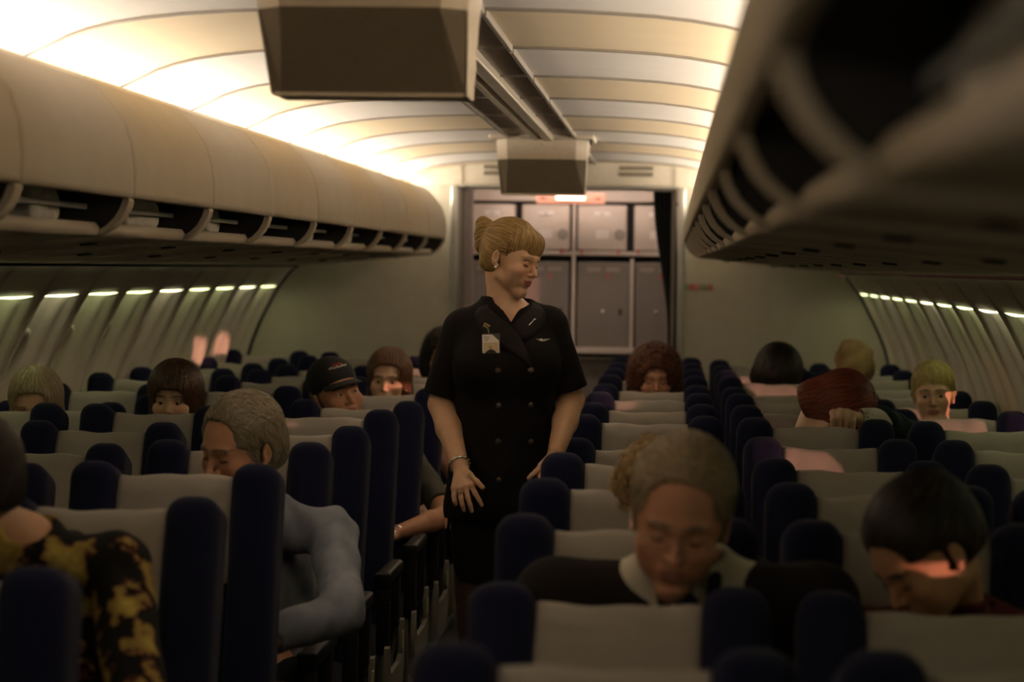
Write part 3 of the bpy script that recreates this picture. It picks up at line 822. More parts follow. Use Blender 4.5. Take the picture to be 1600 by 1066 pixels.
def hair_object(name, F, ops, sets, m, parent, h=.004, lo=(-.13, -.14, -.17), hi=(.13, .17, .18), base_tone=.35, bumpfn=None):
    g0 = combine(ops); gu = combine([q for q in ops if q[0] == 'u'])
    g = g0 if bumpfn is None else (lambda P: g0(P) + bumpfn(P))
    V, Q = surface(g, lo, hi, h, True)
    Vs, Fs, Ts = [V], [Q], [np.full(len(V), base_tone) + rng.uniform(-.1, .1, len(V))]; n = len(V)
    for st in sets:
        r = np.random.default_rng(st.get('seed', 1)); ok = V[st['sel'](V)]
        if len(ok) == 0: continue
        roots = ok[r.integers(0, len(ok), st['n'])]
        v, q, t = strands(gu if st.get('nocut') else g0, roots, st['flow'], st['steps'], st['step'], st['r'], st.get('lift', .001), st.get('jit', .1), st.get('seed', 1), st.get('taper', .25), st.get('free'))
        Vs.append(v); Fs.append(q + n); Ts.append(t); n += len(v)
    V = F.w(np.concatenate(Vs)); T = np.clip(np.concatenate(Ts), 0, 1)
    return np_mesh(name, V, np.concatenate(Fs), m, parent, np.stack([T] * 3, 1))
def eyes_obj(F, parent, look=(0, 0), iris=(.06, .045, .03), closed=(1, 1)):
    for i, s in enumerate((-1, 1)):
        if closed[i] <= .05:
            MB().tube([tuple(F.p(s * (.031 + dx), -.0908 + 55 * dx * dx, -.0030 + 30 * dx * dx)) for dx in (-.012, -.008, -.004, 0, .004, .008, .0125)], .0012, 6).build('eyelashes', M['pupil'], parent, True); continue
        mb = MB(); c = (s * .031, -.0765, .0048)
        mb.sph(c, .0122, 20); 
        d = Vector((look[0], -1, look[1])).normalized()
        a = Vector(c) + d * .0105; b = Vector(c) + d * .0127
        mb.cyl(a, b, .0062, .0052, n=20, mi=1); mb.cyl(a, Vector(c) + d * .0129, .0026, n=14, mi=2)
        for v in mb.bm.verts:
            p = F.w(tuple(v.co))[0]; v.co = Vector(p)
        mb.build('eye', [M['eyew'], M['iris'], M['pupil']], parent, True)
M['eyew'] = mat('eye_white', (.62, .56, .50), .15); M['iris'] = mat('eye_iris', (.05, .04, .03), .2); M['pupil'] = mat('eye_pupil', (.004, .004, .004), .1)
M['skin'] = skin_mat('skin')
def cloth_mat(name, col, **k): return mat(name, col, .9, noise=k.get('noise', .1), scale=k.get('scale', 30), bump=k.get('bump', .25), bscale=k.get('bscale', 300), spec=.2)
SK = {'fair': (.58, .35, .23), 'pale': (.64, .41, .28), 'tan': (.50, .27, .15), 'ruddy': (.58, .29, .175)}
# cap of hair over the cranium, opened for the face
def cap_ops(t=.014, hairline=.078, sides=-.01, back=-.06, open_w=.070, face_y=-.14):
    return [('u', 0, p_ell((0, .016, .048), (.077 + t, .096 + t, .085 + t))),
            ('u', .03, p_ell((0, .045, -.01), (.070 + t, .066 + t, .075))),
            ('s', .010, p_box((0, face_y, hairline - .120), (open_w * .86, .098, .120), .045)), ('s', .008, p_ell((-.094, .004, -.010), (.024, .026, .036))), ('s', .008, p_ell((.094, .004, -.010), (.024, .026, .036))),
            ('s', .012, p_box((0, -.095, -.13 + sides), (.14, .085, .115), .02)),
            ('s', .02, p_box((0, .05, back - .10), (.2, .2, .10), .02))]
def seated_body(F, xy, lean=0, female=False, hands=None, skin='fair', hp=None, h=.0045, color=None, shl=None, arms=None, wide=1.0, name='body', parent=None, neckpt=None):
    """one continuous skin: head, neck, trunk, arms and legs of a sitting figure whose hips are at xy"""
    hx, hy = xy; nk = F.p(0, .03, -.10)
    top = nk if neckpt is None else np.array(neckpt, float)
    sz = 1.02 if shl is None else shl
    base = np.array([hx, hy + .02, .60]); chest = np.array([(hx + top[0]) / 2 * .4 + top[0] * .6, hy - .0 + lean * .7, sz - .18]); nb = np.array([top[0], chest[1] + .01 if neckpt is None else top[1], sz + .015])
    w = (.165 if female else .19) * wide
    skin_l = to_world(hp, F)
    o = [('u', 0, p_cap(F.p(0, .022, -.055), nb, .050 if female else .058, .056 if female else .066)),
         ('u', .06, p_cap(nb + [-w, 0, -.045], nb + [w, 0, -.045], .048)),
         ('u', .06, p_ell(chest, (.150 * wide, .105, .19))), ('u', .06, p_ell(base + [0, -.02, .06], (.145 * wide, .115, .16))),
         ('u', .05, p_ell(base + [0, -.03, -.04], (.17 * wide, .13, .10)))]
    A = arms or {}
    wr = {}
    for s, key in ((-1, 'l'), (1, 'r')):
        sh = nb + [s * (w + .01), 0, -.055]
        if key in A: el, wrp = [np.array(q, float) for q in A[key]]
        else: el = sh + [s * .03, -.06, -.27]; wrp = el + [-s * .12, -.20, -.02]
        o += arm_ops(sh, el, wrp); wr[key] = wrp
        if hands and key in hands: o += hands[key](wrp)
        else:
            d = (wrp - el) / np.linalg.norm(wrp - el); side = np.cross(d, [0, 0, 1.]); side /= np.linalg.norm(side)
            J = []
            for i in range(4):
                kn = wrp + d * (.085 - .004 * abs(i - 1.2)) + side * (i - 1.5) * .019; L = (.066, .075, .070, .055)[i]
                J.append([kn, kn + d * L * .5 + [0, 0, -.012], kn + d * L * .85 + [0, 0, -.034]])
            o += hand_ops(wrp, J, [wrp + d * .035 - side * .032 * 1, wrp + d * .065 - side * .046, wrp + d * .09 - side * .05 + [0, 0, -.01]])
    for s in (-1, 1):
        o += [('u', .04, p_cap(base + [s * .09, -.02, -.05], base + [s * .10, -.46, -.06], .078, .055)), ('u', .03, p_cap(base + [s * .10, -.46, -.06], base + [s * .10, -.42, -.50], .052, .034)), ('u', .02, p_cap(base + [s * .10, -.42, -.545], base + [s * .10, -.56, -.565], .034, .026))]
    torso = combine(o)
    def f(P):
        a = torso(P); b = skin_l(P); return smin(a, b, .012)
    pts = np.array([F.c, base, base + [0, -.6, -.6], nb + [w + .12, 0, 0], nb - [w + .12, 0, 0], wr['l'], wr['r'], chest])
    lo = pts.min(0) - [.12, .17, .02]; hi = pts.max(0) + [.12, .14, .15]
    lo[2] = max(lo[2], .002)
    V, Q = surface(f, lo, hi, h)
    L = F.l(V); c = color(L) if color else None
    far = (np.abs(L[:, 2]) > .16) | (np.linalg.norm(L, axis=1) > .2)
    if c is not None: c[far] = SK[skin]
    ob = np_mesh(name, V, Q, M['skin'], parent, c)
    return ob, torso, nb, chest, base, w, wr
def garment(name, fn, lo, hi, h, m, parent, sub=None):
    V, Q = surface(fn, lo, hi, h); return np_mesh(name, V, Q, m, parent)
def shirt_for(torso, nb, chest, base, w, m, parent, sleeve='long', name='shirt', off=.012, vneck=0, wr=None, h=.0075, collar=True, wrinkle=.004, els=None):
    cut = [('u', 0, p_ell(nb + [0, -.03, .035], (.064, .075, .045)))]
    if vneck: cut.append(('u', 0, p_box(nb + [0, -.13, -.03], (.05, .09, vneck * .75), .0, (0, PI / 4, 0))))
    hands = []
    if wr:
        for k in ('l', 'r'):
            if sleeve == 'long': hands.append(('u', 0, p_ell(wr[k], (.10, .10, .06))))
            elif els and k in els: hands.append(('u', 0, p_cap(els[k], wr[k], .10, .16)))
    cutf = combine(cut); leg = p_box(base + [0, -.45, -.30], (.5, .36, .33)); hd = combine(hands) if hands else None
    def f(P):
        d = torso(P) - off + wrinkle * np.sin(P[:, 2] * 46 + 3 * np.sin(P[:, 0] * 17)) * np.sin(P[:, 0] * 38 + P[:, 1] * 29)
        d = smax(d, -cutf(P), .006); d = np.maximum(d, P[:, 2] - (nb[2] + .045)); d = np.maximum(d, .50 - P[:, 2]); d = np.maximum(d, -leg(P))
        if hd is not None: d = np.maximum(d, -hd(P))
        return d
    lo = np.minimum(nb, base) - [w + .22, .45, 0]; hi = np.maximum(nb, base) + [w + .22, .2, .1]; lo[2] = .49
    if wr:
        for k in wr: lo = np.minimum(lo, wr[k] - .1); hi = np.maximum(hi, wr[k] + .1)
    V, Q = surface(f, lo, hi, h); V, Q = largest(V, Q); return np_mesh(name, V, Q, m, parent)
def largest(V, Q):
    par = list(range(len(V)))
    def find(a):
        while par[a] != a: par[a] = par[par[a]]; a = par[a]
        return a
    for q in Q.tolist():
        r = find(q[0])
        for k in q[1:]:
            s_ = find(k)
            if s_ != r: par[s_] = r
    root = np.array([find(i) for i in range(len(V))]); c = np.bincount(root).argmax(); keep = root == c
    new = np.cumsum(keep) - 1
    return V[keep], new[Q[keep[Q[:, 0]]]]
def trousers_for(torso, base, m, parent):
    def f(P):
        d = torso(P) - .014; d = np.maximum(d, P[:, 2] - .60); d = np.maximum(d, .10 - P[:, 2])
        return d
    V, Q = surface(f, base - [.32, .75, .52], base + [.32, .22, .05], .012); o = np_mesh('trousers', V, Q, m, parent); return o
def shoes_for(base, m, parent):
    for s in (-1, 1):
        V, Q = surface(combine([('u', 0, p_ell(base + [s * .10, -.50, -.565], (.045, .135, .036))), ('u', .02, p_ell(base + [s * .10, -.42, -.53], (.042, .055, .06)))]), base + [s * .10 - .06, -.66, -.60], base + [s * .10 + .06, -.35, -.45], .008)
        V[:, 2] = np.maximum(V[:, 2], .004); np_mesh('shoe', V, Q, m, parent)
rand_sel = lambda V: np.ones(len(V), bool)
down = lambda P, i: np.stack([P[:, 0] * 2.2, (P[:, 1] - .01) * 1.6, -np.ones(len(P)) * .16 - .02 * i], 1)
def person(label, F, xy, skin='fair', female=False, ho={}, fc={}, hair=None, top=None, sleeve='long', vneck=0, arms=None, hands=None, shl=None, lean=0, wide=1.0, look=(0, 0), eyes=(1, 1), h=.0045, pants=None, neckpt=None, shirt_name='shirt', wrinkle=.004):
    t = empty('person', (0, 0, 0), label=label, cat='person')
    hp = head_ops(female=female, eyes=eyes, **ho)
    d = dict(base=SK[skin], lip=(.42, .14, .11) if female else (.40, .17, .12), brow=(.12, .08, .05), eyes=eyes); d.update(fc)
    ob, torso, nb, chest, base, w, wr = seated_body(F, xy, lean, female, hands, skin, hp, h, face_color(**d), shl, arms, wide, 'body', t, neckpt)
    eyes_obj(F, t, look, closed=eyes)
    if hair: hair(F, t)
    els = {k: arms[k][0] for k in arms} if arms else {}
    for s, k in ((-1, 'l'), (1, 'r')):
        if k not in els: els[k] = nb + [s * (w + .04), -.06, -.325]
    shirt_for(torso, nb, chest, base, w, top, t, sleeve, shirt_name, wr=wr, vneck=vneck, els=els, wrinkle=wrinkle)
    trousers_for(torso, base, pants or M['trouser'], t); shoes_for(base, M['shoe'], t)
    return t, nb, w, wr
M['trouser'] = cloth_mat('dark_trousers', (.02, .02, .025)); M['shoe'] = mat('black_shoe', (.015, .013, .012), .35)
# hairstyles ---------------------------------------------------------------
def hs_bob(m, t=.026, length=-.09, fringe=True, part=0, seed=1, r=.0011):
    def f(F, par):
        ops = [('u', 0, p_ell((0, .018, .050), (.078 + t, .098 + t, .086 + t))),
               ('u', .03, p_ell((0, .05, length / 2), (.080 + t, .062 + t, .055 - length / 2))),
               ('s', .008, p_box((part * .012, -.142, -.045), (.058, .105, .125 if not fringe else .098), .040)),
               ('s', .012, p_box((0, -.130, -.12), (.056, .09, .14), .02)),
               ('s', .02, p_box((0, .0, length - .10), (.2, .2, .10), .02)),
               ('s', .02, p_ell((0, -.0, -.11), (.058, .07, .10)))]
        fl = lambda P, i: np.stack([(P[:, 0] - part * .02) * 5.5, (P[:, 1] - .005) * 3.2, -.12 - np.abs(P[:, 0]) * 4 - (P[:, 2] < .08) * .8], 1)
        hair_object('hair', F, ops, [dict(n=650, sel=rand_sel, flow=fl, steps=16, step=.0085, r=r, lift=.0008, jit=.07, seed=seed), dict(n=420 if fringe else 260, sel=lambda V: (V[:, 1] < -.01) & (V[:, 1] > -.09) & (V[:, 2] > .085 - .1 * (np.abs(V[:, 0]) > .05)), flow=fl, steps=13 if fringe else 15, step=.0065, r=r * 1.1, lift=.0008, jit=.16, seed=seed + 1, nocut=True, taper=.1) if fringe else dict(n=300, sel=lambda V: (np.abs(V[:, 0]) > .045) & (V[:, 1] < .02), flow=fl, steps=14, step=.008, r=r, lift=.001, jit=.12, seed=seed + 1, nocut=True)], m, par, bumpfn=lambda P: .0018 * np.sin(np.arctan2(P[:, 1] - .01, P[:, 0] - part * .02) * 34 + 2 * np.sin(P[:, 2] * 40)))
    return f
def hs_short(m, t=.012, hairline=.082, messy=.12, up=.2, seed=2, n=800, back=-.065, sides=.0, vol=0, step=.005):
    def f(F, par):
        ops = cap_ops(t, hairline, sides, back)
        if vol: ops.insert(1, ('u', .03, p_ell((-.018, -.04, .125), (.055, .052, .028 + vol))))
        fl = lambda P, i: np.stack([P[:, 0] * 6, .45 + P[:, 1] * 2, -.25 + up - (P[:, 2] < .07) * 1.0], 1)
        hair_object('hair', F, ops, [dict(n=n, sel=rand_sel, flow=fl, steps=8, step=step, r=.0011, lift=.0022, jit=messy * 3, seed=seed)], m, par, bumpfn=lambda P: .0015 * np.sin(P[:, 0] * 300 + 3 * np.sin(P[:, 1] * 60)) * np.sin(P[:, 2] * 150))
    return f
def hs_curly(m, seed=3, big=.042, open_=(.054, .100, .092), face_dx=0):
    def f(F, par):
        ops = [('u', 0, p_ell((0, .02, .052), (.082 + big, .098 + big * .7, .082 + big))), ('u', .04, p_ell((-.06, .02, -.03), (.062, .07, .085))), ('u', .04, p_ell((.06, .02, -.03), (.062, .07, .085))), ('u', .04, p_ell((0, .06, -.02), (.09, .07, .09))),
               ('s', .010, p_box((face_dx, -.150, -.035), (.053, .098, .105), .035)), ('s', .014, p_box((face_dx, -.135, -.13), (.05, .10, .13), .02)), ('s', .02, p_ell((0, 0, -.12), (.056, .07, .09)))]
        bump = lambda P: .007 * np.sin(P[:, 0] * 95 + 4 * np.sin(P[:, 2] * 60)) * np.sin(P[:, 2] * 100 + 3 * np.sin(P[:, 1] * 70)) * np.cos(P[:, 1] * 80)
        g = np.random.default_rng(seed); ph = g.uniform(0, 6.28, 4000)
        def fl(P, i):
            p_ = ph[:len(P)]; a = i * .95 + p_
            return np.stack([np.cos(a), np.sin(a * 1.1), np.sin(a) * .7 - .35], 1)
        hair_object('hair', F, ops, [dict(n=1500, sel=rand_sel, flow=fl, steps=12, step=.0055, r=.0012, lift=.003, jit=.1, seed=seed), dict(n=260, sel=rand_sel, flow=fl, steps=10, step=.005, r=.0007, lift=.011, jit=.2, seed=seed + 1)], m, par, h=.005, lo=(-.17, -.15, -.16), hi=(.17, .19, .2), bumpfn=bump)
    return f
HM = {'blonde': hair_mat('blonde_hair', (.18, .105, .035), (.50, .33, .13)), 'pblonde': hair_mat('pale_blonde_hair', (.22, .16, .045), (.58, .46, .18)), 'dark': hair_mat('dark_hair', (.010, .007, .005), (.035, .02, .014)),
      'brown': hair_mat('brown_hair', (.035, .017, .009), (.13, .06, .03)), 'lbrown': hair_mat('light_brown_hair', (.07, .03, .015), (.24, .12, .06)), 'auburn': hair_mat('auburn_hair', (.05, .016, .008), (.20, .065, .03)), 'red': hair_mat('red_hair', (.10, .018, .008), (.28, .06, .03)),
      'grey': hair_mat('grey_hair', (.15, .12, .075), (.42, .36, .25)), 'sand': hair_mat('sandy_grey_hair', (.20, .15, .085), (.48, .38, .24))}
# ---------------------------------------------------------------- attendant
def attendant():
    t = empty('person', (0, 0, 0), label='blonde flight attendant with a bun in a dark double-breasted uniform dress, standing in the aisle', cat='person')
    F = Fr((.160, 6.905, 1.640), 60, 15, 5, .825)
    hp = head_ops(True, jaw=.94, nose=1.15, smile=1, eyes=(0, 0))
    nk = F.p(0, .032, -.09); nb = np.array([.150, 6.935, 1.475])
    o = [('u', 0, p_cap(F.p(0, .034, -.050), nb + [0, -.005, .0], .0415, .052)),
         ('u', .05, p_cap(nb + [-.120, .01, -.030], nb + [.115, .01, -.020], .040)),
         ('u', .07, p_ell(nb + [0, 0, -.14], (.142, .092, .16))), ('u', .05, p_ell((.085, 6.870, 1.335), (.062, .055, .065))), ('u', .05, p_ell((.225, 6.870, 1.338), (.062, .055, .065))),
         ('u', .08, p_ell((.143, 6.94, 1.14), (.118, .085, .16))), ('u', .08, p_ell((.130, 6.95, .93), (.135, .10, .16)))]
    shL = nb + [-.138, .015, -.038]; elL = np.array([-.040, 6.965, 1.220]); wrL = np.array([.033, 6.765, 1.057])
    shR = nb + [.122, .015, -.028]; elR = np.array([.335, 6.965, 1.235]); wrR = np.array([.302, 6.80, 1.100])
    o += [('u', .03, p_cap(shL, elL, .042, .036)), ('u', .015, p_cap(elL, elL * .6 + wrL * .4, .0385, .036)), ('u', .015, p_cap(elL * .6 + wrL * .4, wrL, .036, .0245))]
    o += [('u', .03, p_cap(shR, elR, .042, .036)), ('u', .015, p_cap(elR, elR * .6 + wrR * .4, .0385, .036)), ('u', .015, p_cap(elR * .6 + wrR * .4, wrR, .036, .0245))]
    J = [[(.070, 6.705, 1.010), (.083, 6.692, .988), (.094, 6.688, .970), (.101, 6.690, .956)],
         [(.055, 6.700, 1.005), (.063, 6.684, .976), (.070, 6.680, .956), (.074, 6.684, .939)],
         [(.039, 6.700, .999), (.044, 6.686, .972), (.048, 6.683, .956), (.052, 6.688, .941)],
         [(.023, 6.706, .999), (.0235, 6.695, .979), (.025, 6.693, .967), (.028, 6.697, .956)]]
    o += hand_ops(wrL, J, [(.066, 6.715, 1.036), (.086, 6.698, 1.020), (.103, 6.695, 1.004)], r=.0074, palm=.0125)
    J2 = [[(.262, 6.775, 1.062), (.247, 6.757, 1.046), (.236, 6.750, 1.036), (.228, 6.747, 1.028)], [(.272, 6.768, 1.052), (.262, 6.745, 1.034), (.258, 6.738, 1.020), (.258, 6.744, 1.008)],
          [(.285, 6.764, 1.047), (.278, 6.742, 1.026), (.276, 6.738, 1.010), (.278, 6.744, .998)], [(.300, 6.765, 1.045), (.297, 6.746, 1.026), (.296, 6.744, 1.012), (.297, 6.750, 1.002)]]
    o += hand_ops(wrR, J2, [(.282, 6.795, 1.070), (.262, 6.790, 1.050), (.248, 6.785, 1.036)], r=.0074, palm=.0125)
    for s in (-1, 1):
        o += [('u', .04, p_cap((.130 + s * .062, 6.95, .86), (.128 + s * .058, 6.94, .50), .072, .048)), ('u', .02, p_cap((.128 + s * .058, 6.94, .50), (.128 + s * .055, 6.965, .12), .046, .030)), ('u', .015, p_cap((.128 + s * .055, 6.96, .075), (.128 + s * .058, 6.84, .045), .028, .022))]
    body = combine(o); hw = to_world(hp, F)
    f = lambda P: smin(body(P), hw(P), .012)
    V, Q = surface(f, (-.13, 6.62, .015), (.44, 7.10, 1.80), .0030)
    L = F.l(V); c = face_color(base=(.66, .405, .275), lip=(.42, .14, .11), brow=(.26, .15, .08), browdark=.65, eyes=(0, 0))(L)
    far = np.linalg.norm(L, axis=1) > .19; c[far] = (.62, .37, .235)
    b = np_mesh('body', V, Q, M['skin'], t, c)
    for s in (-1, 1):
        MB().tube([tuple(F.p(s * (.031 + dx), -.0910 + 55 * dx * dx, -.0035 + 30 * dx * dx)) for dx in (-.012, -.008, -.004, 0, .004, .008, .0125)], .0013, 6).build('eyelashes', M['lash'], t, True)
    # hair swept back to a bun, with a side fringe
    hops = [('u', 0, p_ell((0, .018, .050), (.0865, .106, .095))), ('u', .03, p_ell((0, .050, -.015), (.070, .062, .075))),
            ('s', .010, p_ell((0, -.148, -.030), (.072, .104, .100))), ('s', .012, p_box((0, -.105, -.122), (.14, .095, .118), .02)),
            ('s', .015, p_ell((-.092, -.002, -.012), (.022, .024, .040))), ('s', .015, p_ell((.092, -.002, -.012), (.022, .024, .040))),
            ('s', .02, p_box((0, .05, -.155), (.2, .2, .09), .02)),
            ('u', .010, p_ell((-.008, .128, .062), (.040, .034, .048))), ('u', .008, p_ell((-.012, .146, .088), (.028, .022, .026))), ('u', .008, p_ell((-.020, .118, .020), (.030, .024, .030))), ('u', .008, p_ell((-.034, .126, .052), (.018, .022, .030)))]
    # fringe sheet lying on the forehead
    hops += [('u', .012, p_ell((.006, -.058, .076), (.058, .040, .042))), ('u', .010, p_ell((.016, -.076, .048), (.050, .017, .040), (.1, 0, .15))), ('s', .006, p_ell((.0, -.120, .000), (.075, .070, .031)))]
    bun = np.array([-.002, .120, .058])
    def toBun(P, i):
        d = bun - P; r = np.linalg.norm(d, axis=1)[:, None]; sw = np.cross(d / r, np.array([0, 0, 1.])) * .9
        return d / r * 1.1 + np.where(r < .045, sw * 2.5, 0)
    fr = lambda P, i: np.stack([.10 + P[:, 0] * 5, -.25 + 0 * P[:, 0], -1 + 0 * P[:, 0]], 1)
    swirl = lambda P, i: np.cross(P - bun, np.array([.35, .55, .8])) * 20 + (bun - P) * 2
    isbun = lambda V: np.linalg.norm((V - bun) / np.array([1, 1, 1.2]), axis=1) < .058
    hair_object('hair', F, hops, [dict(n=1100, sel=lambda V: (V[:, 1] > -.045) & ~isbun(V), flow=toBun, steps=16, step=.0065, r=.0010, lift=.0009, jit=.035, seed=5),
        dict(n=700, sel=lambda V: (V[:, 1] < -.02) & (V[:, 2] > .062), flow=fr, steps=12, step=.0060, r=.0010, lift=.0009, jit=.08, seed=6, taper=.15),
        dict(n=420, sel=isbun, flow=swirl, steps=14, step=.0050, r=.0013, lift=.0010, jit=.12, seed=8),
        dict(n=60, sel=lambda V: (V[:, 1] > .02) & (V[:, 2] < .02), flow=lambda P, i: np.stack([P[:, 0] * 0, P[:, 0] * 0 + .2, -1 + 0 * P[:, 0]], 1), steps=9, step=.004, r=.0005, lift=.004, jit=.4, seed=9)],
        HM['blonde'], t, h=.0032, lo=(-.12, -.14, -.16), hi=(.12, .20, .18), base_tone=.3)
    # uniform jacket (short sleeves, shawl lapels)
    body_t = combine([q for q in o[:7]]); dark = M['uniform']
    cL = (shL + np.array([0, .0, .0]), np.array([-.034, 6.965, 1.245])); cR = (shR, np.array([.325, 6.965, 1.265]))
    slv = combine([('u', 0, p_cap(cL[0], cL[1], .050, .060)), ('u', 0, p_cap(cR[0], cR[1], .050, .060))])
    dL = (cL[1] - cL[0]) / np.linalg.norm(cL[1] - cL[0]); dR = (cR[1] - cR[0]) / np.linalg.norm(cR[1] - cR[0])
    hips = combine([('u', 0, p_ell((.130, 6.945, .95), (.146, .112, .18))), ('u', .05, p_ell((.140, 6.94, 1.14), (.130, .096, .18)))])
    vbox = np.array([.166, 6.80, 1.462])
    def vcut(P):
        # wedge open towards the neck, closed at the bottom of the V
        x = P[:, 0] - (vbox[0] - (P[:, 2] - vbox[2]) * .06); up = P[:, 2] - vbox[2]
        return np.maximum(np.maximum(np.abs(x) - up * .62, -(up)), P[:, 1] - 6.925)
    neckcut = p_cap(nb + [0, -.012, -.02], nb + [.01, -.02, .12], .060, .066)
    def jk(P):
        ds = slv(P)
        for e, dd in ((cL[1], dL), (cR[1], dR)):
            side = (P - e) @ dd; near_ = np.linalg.norm(P - e, axis=1) < .14
            ds = np.where(near_, np.maximum(ds, side), ds)
            inner = np.linalg.norm((P - e) - np.outer(side, dd), axis=1) - .050
            ds = np.where(near_ & (side > -.03), np.maximum(ds, -inner), ds)
        d = smin(body_t(P) - .013, hips(P), .05); d = smin(d, ds, .02)
        w_ = .0035 * np.sin(P[:, 2] * 38 + 2 * np.sin(P[:, 0] * 21)) * np.sin(P[:, 0] * 30 + P[:, 2] * 12) * np.clip((1.33 - P[:, 2]) * 6, 0, 1)
        d = d + w_
        d = smax(d, -vcut(P), .004); d = smax(d, -neckcut(P), .006)
        d = np.maximum(d, .895 - P[:, 2]); d = np.maximum(d, P[:, 2] - 1.535)
        return d
    V, Q = surface(jk, (-.15, 6.78, .88), (.45, 7.10, 1.56), .0042)
    np_mesh('uniform_jacket', V, Q, dark, t)
    sk_ = [(.90, .138, .104), (.80, .139, .106), (.72, .122, .098)]
    def skirt(P):
        z = P[:, 2]; rx = np.interp(z, [.70, .80, .92, 1.0], [.118, .135, .142, .135]); ry = np.interp(z, [.70, .80, .92, 1.0], [.092, .100, .106, .100])
        q = np.sqrt(((P[:, 0] - .130) / rx) ** 2 + ((P[:, 1] - 6.945) / ry) ** 2); d = (q - 1) * .1 + .002 * np.sin(P[:, 0] * 60) * np.sin(z * 14)
        return np.maximum(np.maximum(d, .715 - z), z - .96)
    V, Q = surface(skirt, (-.05, 6.80, .70), (.32, 7.08, .98), .006); np_mesh('skirt', V, Q, dark, t)
    # lapels, buttons, pins
    def surf_y(x, z):
        ys = np.linspace(6.70, 6.95, 260); d = jk(np.stack([np.full(260, x), ys, np.full(260, z)], 1)); i = np.argmax(d < 0)
        return ys[i] if d[i] < 0 else 6.86
    def strip(name, cen, m, th=.004, parent=t):
        v = []; f = []; n = len(cen)
        for (xa, za, xb, zb) in cen:
            for u in (0, .25, .5, .75, 1):
                x = xa + (xb - xa) * u; z = za + (zb - za) * u; v.append((x, surf_y(x, z) - th - .002 * math.sin(u * PI), z))
        for i in range(n - 1):
            for j in range(4): a = i * 5 + j; f.append((a, a + 1, a + 6, a + 5))
        ob = mesh_vf(name, v, f, m, parent, True); s_ = ob.modifiers.new('s', 'SOLIDIFY'); s_.thickness = .003; s_.offset = 1; return ob
    VX, VZ = .168, 1.462
    left = [(.098, 1.512, .070, 1.500), (.108, 1.500, .060, 1.478), (.122, 1.487, .068, 1.445), (.140, 1.473, .094, 1.418), (.166, 1.452, .128, 1.398), (.190, 1.425, .168, 1.375), (.215, 1.385, .208, 1.352), (.228, 1.345, .227, 1.338)]
    right = [(.218, 1.522, .242, 1.512), (.212, 1.508, .262, 1.490), (.203, 1.493, .262, 1.455), (.192, 1.478, .240, 1.428), (.178, 1.462, .210, 1.412), (.168, 1.450, .190, 1.420)]
    strip('lapel', left, M['uniform2']); strip('lapel', right, M['uniform2'])
    for (x, z) in ((.132, 1.326), (.227, 1.329), (.135, 1.226), (.225, 1.228), (.134, 1.124), (.226, 1.123), (.140, 1.016), (.224, 1.016)):
        y = surf_y(x, z); MB().cyl((x, y + .001, z), (x, y - .005, z), .0095, .0075, n=20).sph((x, y - .004, z), .0055, 12, (1, .5, 1)).build('button', M['btn'], t, True)
    bx, bz = .112, 1.401; y = surf_y(bx, bz) - .010; rz = .10
    bd = empty('name_badge', (bx, y, bz)); bd.parent = t; bd.rotation_euler = (-.13, -.05, 0)
    MB().box((0, 0, 0), (.0265, .001, .029), bev=.001).build('badge_holder', M['badgeh'], bd)
    MB().prism([(-.0235, -.0265), (.0235, -.0265), (.0235, .008), (.004, .0265), (-.0235, .0265)], -.0022, -.0012, 'y').build('badge_card', M['plate'], bd)
    MB().box((.0, -.0026, -.0115), (.0205, .0003, .0150)).build('portrait_ground', M['badgeg'], bd)
    MB().prism([(-.016, -.0262), (.016, -.0262), (.011, -.020), (.004, -.0165), (-.004, -.0165), (-.011, -.020)], -.0034, -.0030, 'y').build('portrait_coat', M['blackpl'], bd)
    MB().sph((.0, -.0032, -.0105), .0055, 14, (1, .12, 1.25)).build('portrait_face', M['portr'], bd); MB().sph((.0, -.0030, -.0075), .0066, 14, (1, .12, .95)).build('portrait_hair', M['brass'], bd)
    for q in range(3): MB().box((-.012, -.0024, .020 - q * .005), (.008 - .001 * q, .0002, .0009)).build('badge_text', M['rib'], bd)
    MB().cyl((-.004, .002, .030), (-.008, -.002, .046), .0016, n=8).build('clip', M['silver'], bd)
    # wings pin
    wx_, wz_ = .253, 1.412; y = surf_y(wx_, wz_) - .003; wv = MB()
    for s in (-1, 1): wv.prism([(wx_ + s * .003, wz_ + .0035), (wx_ + s * .026, wz_ + .006), (wx_ + s * .022, wz_ + .0025), (wx_ + s * .015, wz_ + .0005), (wx_ + s * .010, wz_ - .002), (wx_ + s * .003, wz_ - .003)], y - .001, y + .001, 'y')
    wv.sph((wx_, y, wz_), .0055, 14, (1, .4, 1)); wv.build('wings_pin', M['silver'], t)
    px, pz = .100, 1.450; y = surf_y(px, pz) - .010
    mb = MB(); mb.box((px, y, pz), (.012, .0012, .0055), rot=(0, .45, 0), bev=.001); mb.build('lapel_pin', M['brass'], t)
    mb = MB(); y = surf_y(px, pz) - .0125
    for dx in (-.006, 0, .006): mb.box((px + dx, y, pz - dx * .48), (.0016, .0006, .003), rot=(0, .45, 0))
    mb.build('pin_relief', M['blackpl'], t)
    px, pz = .224, 1.461; y = surf_y(px, pz) - .010
    MB().cyl((px - .010, y, pz - .010), (px + .008, y, pz + .009), .0018, n=8).sph((px + .009, y, pz + .010), .0032, 10, (1.3, .5, .8)).build('feather_pin', M['silver'], t)
    # earring, bracelet, ring
    e = F.p(-.088, -.004, -.034); MB().sph(tuple(e), .0040, 12).build('pearl_earring', M['pearl'], t, True)
    mb = MB(); d = wrL - elL; d /= np.linalg.norm(d); s1 = np.cross(d, [0, 0, 1.]); s1 /= np.linalg.norm(s1); s2 = np.cross(d, s1); wc = wrL - d * .004; q = []
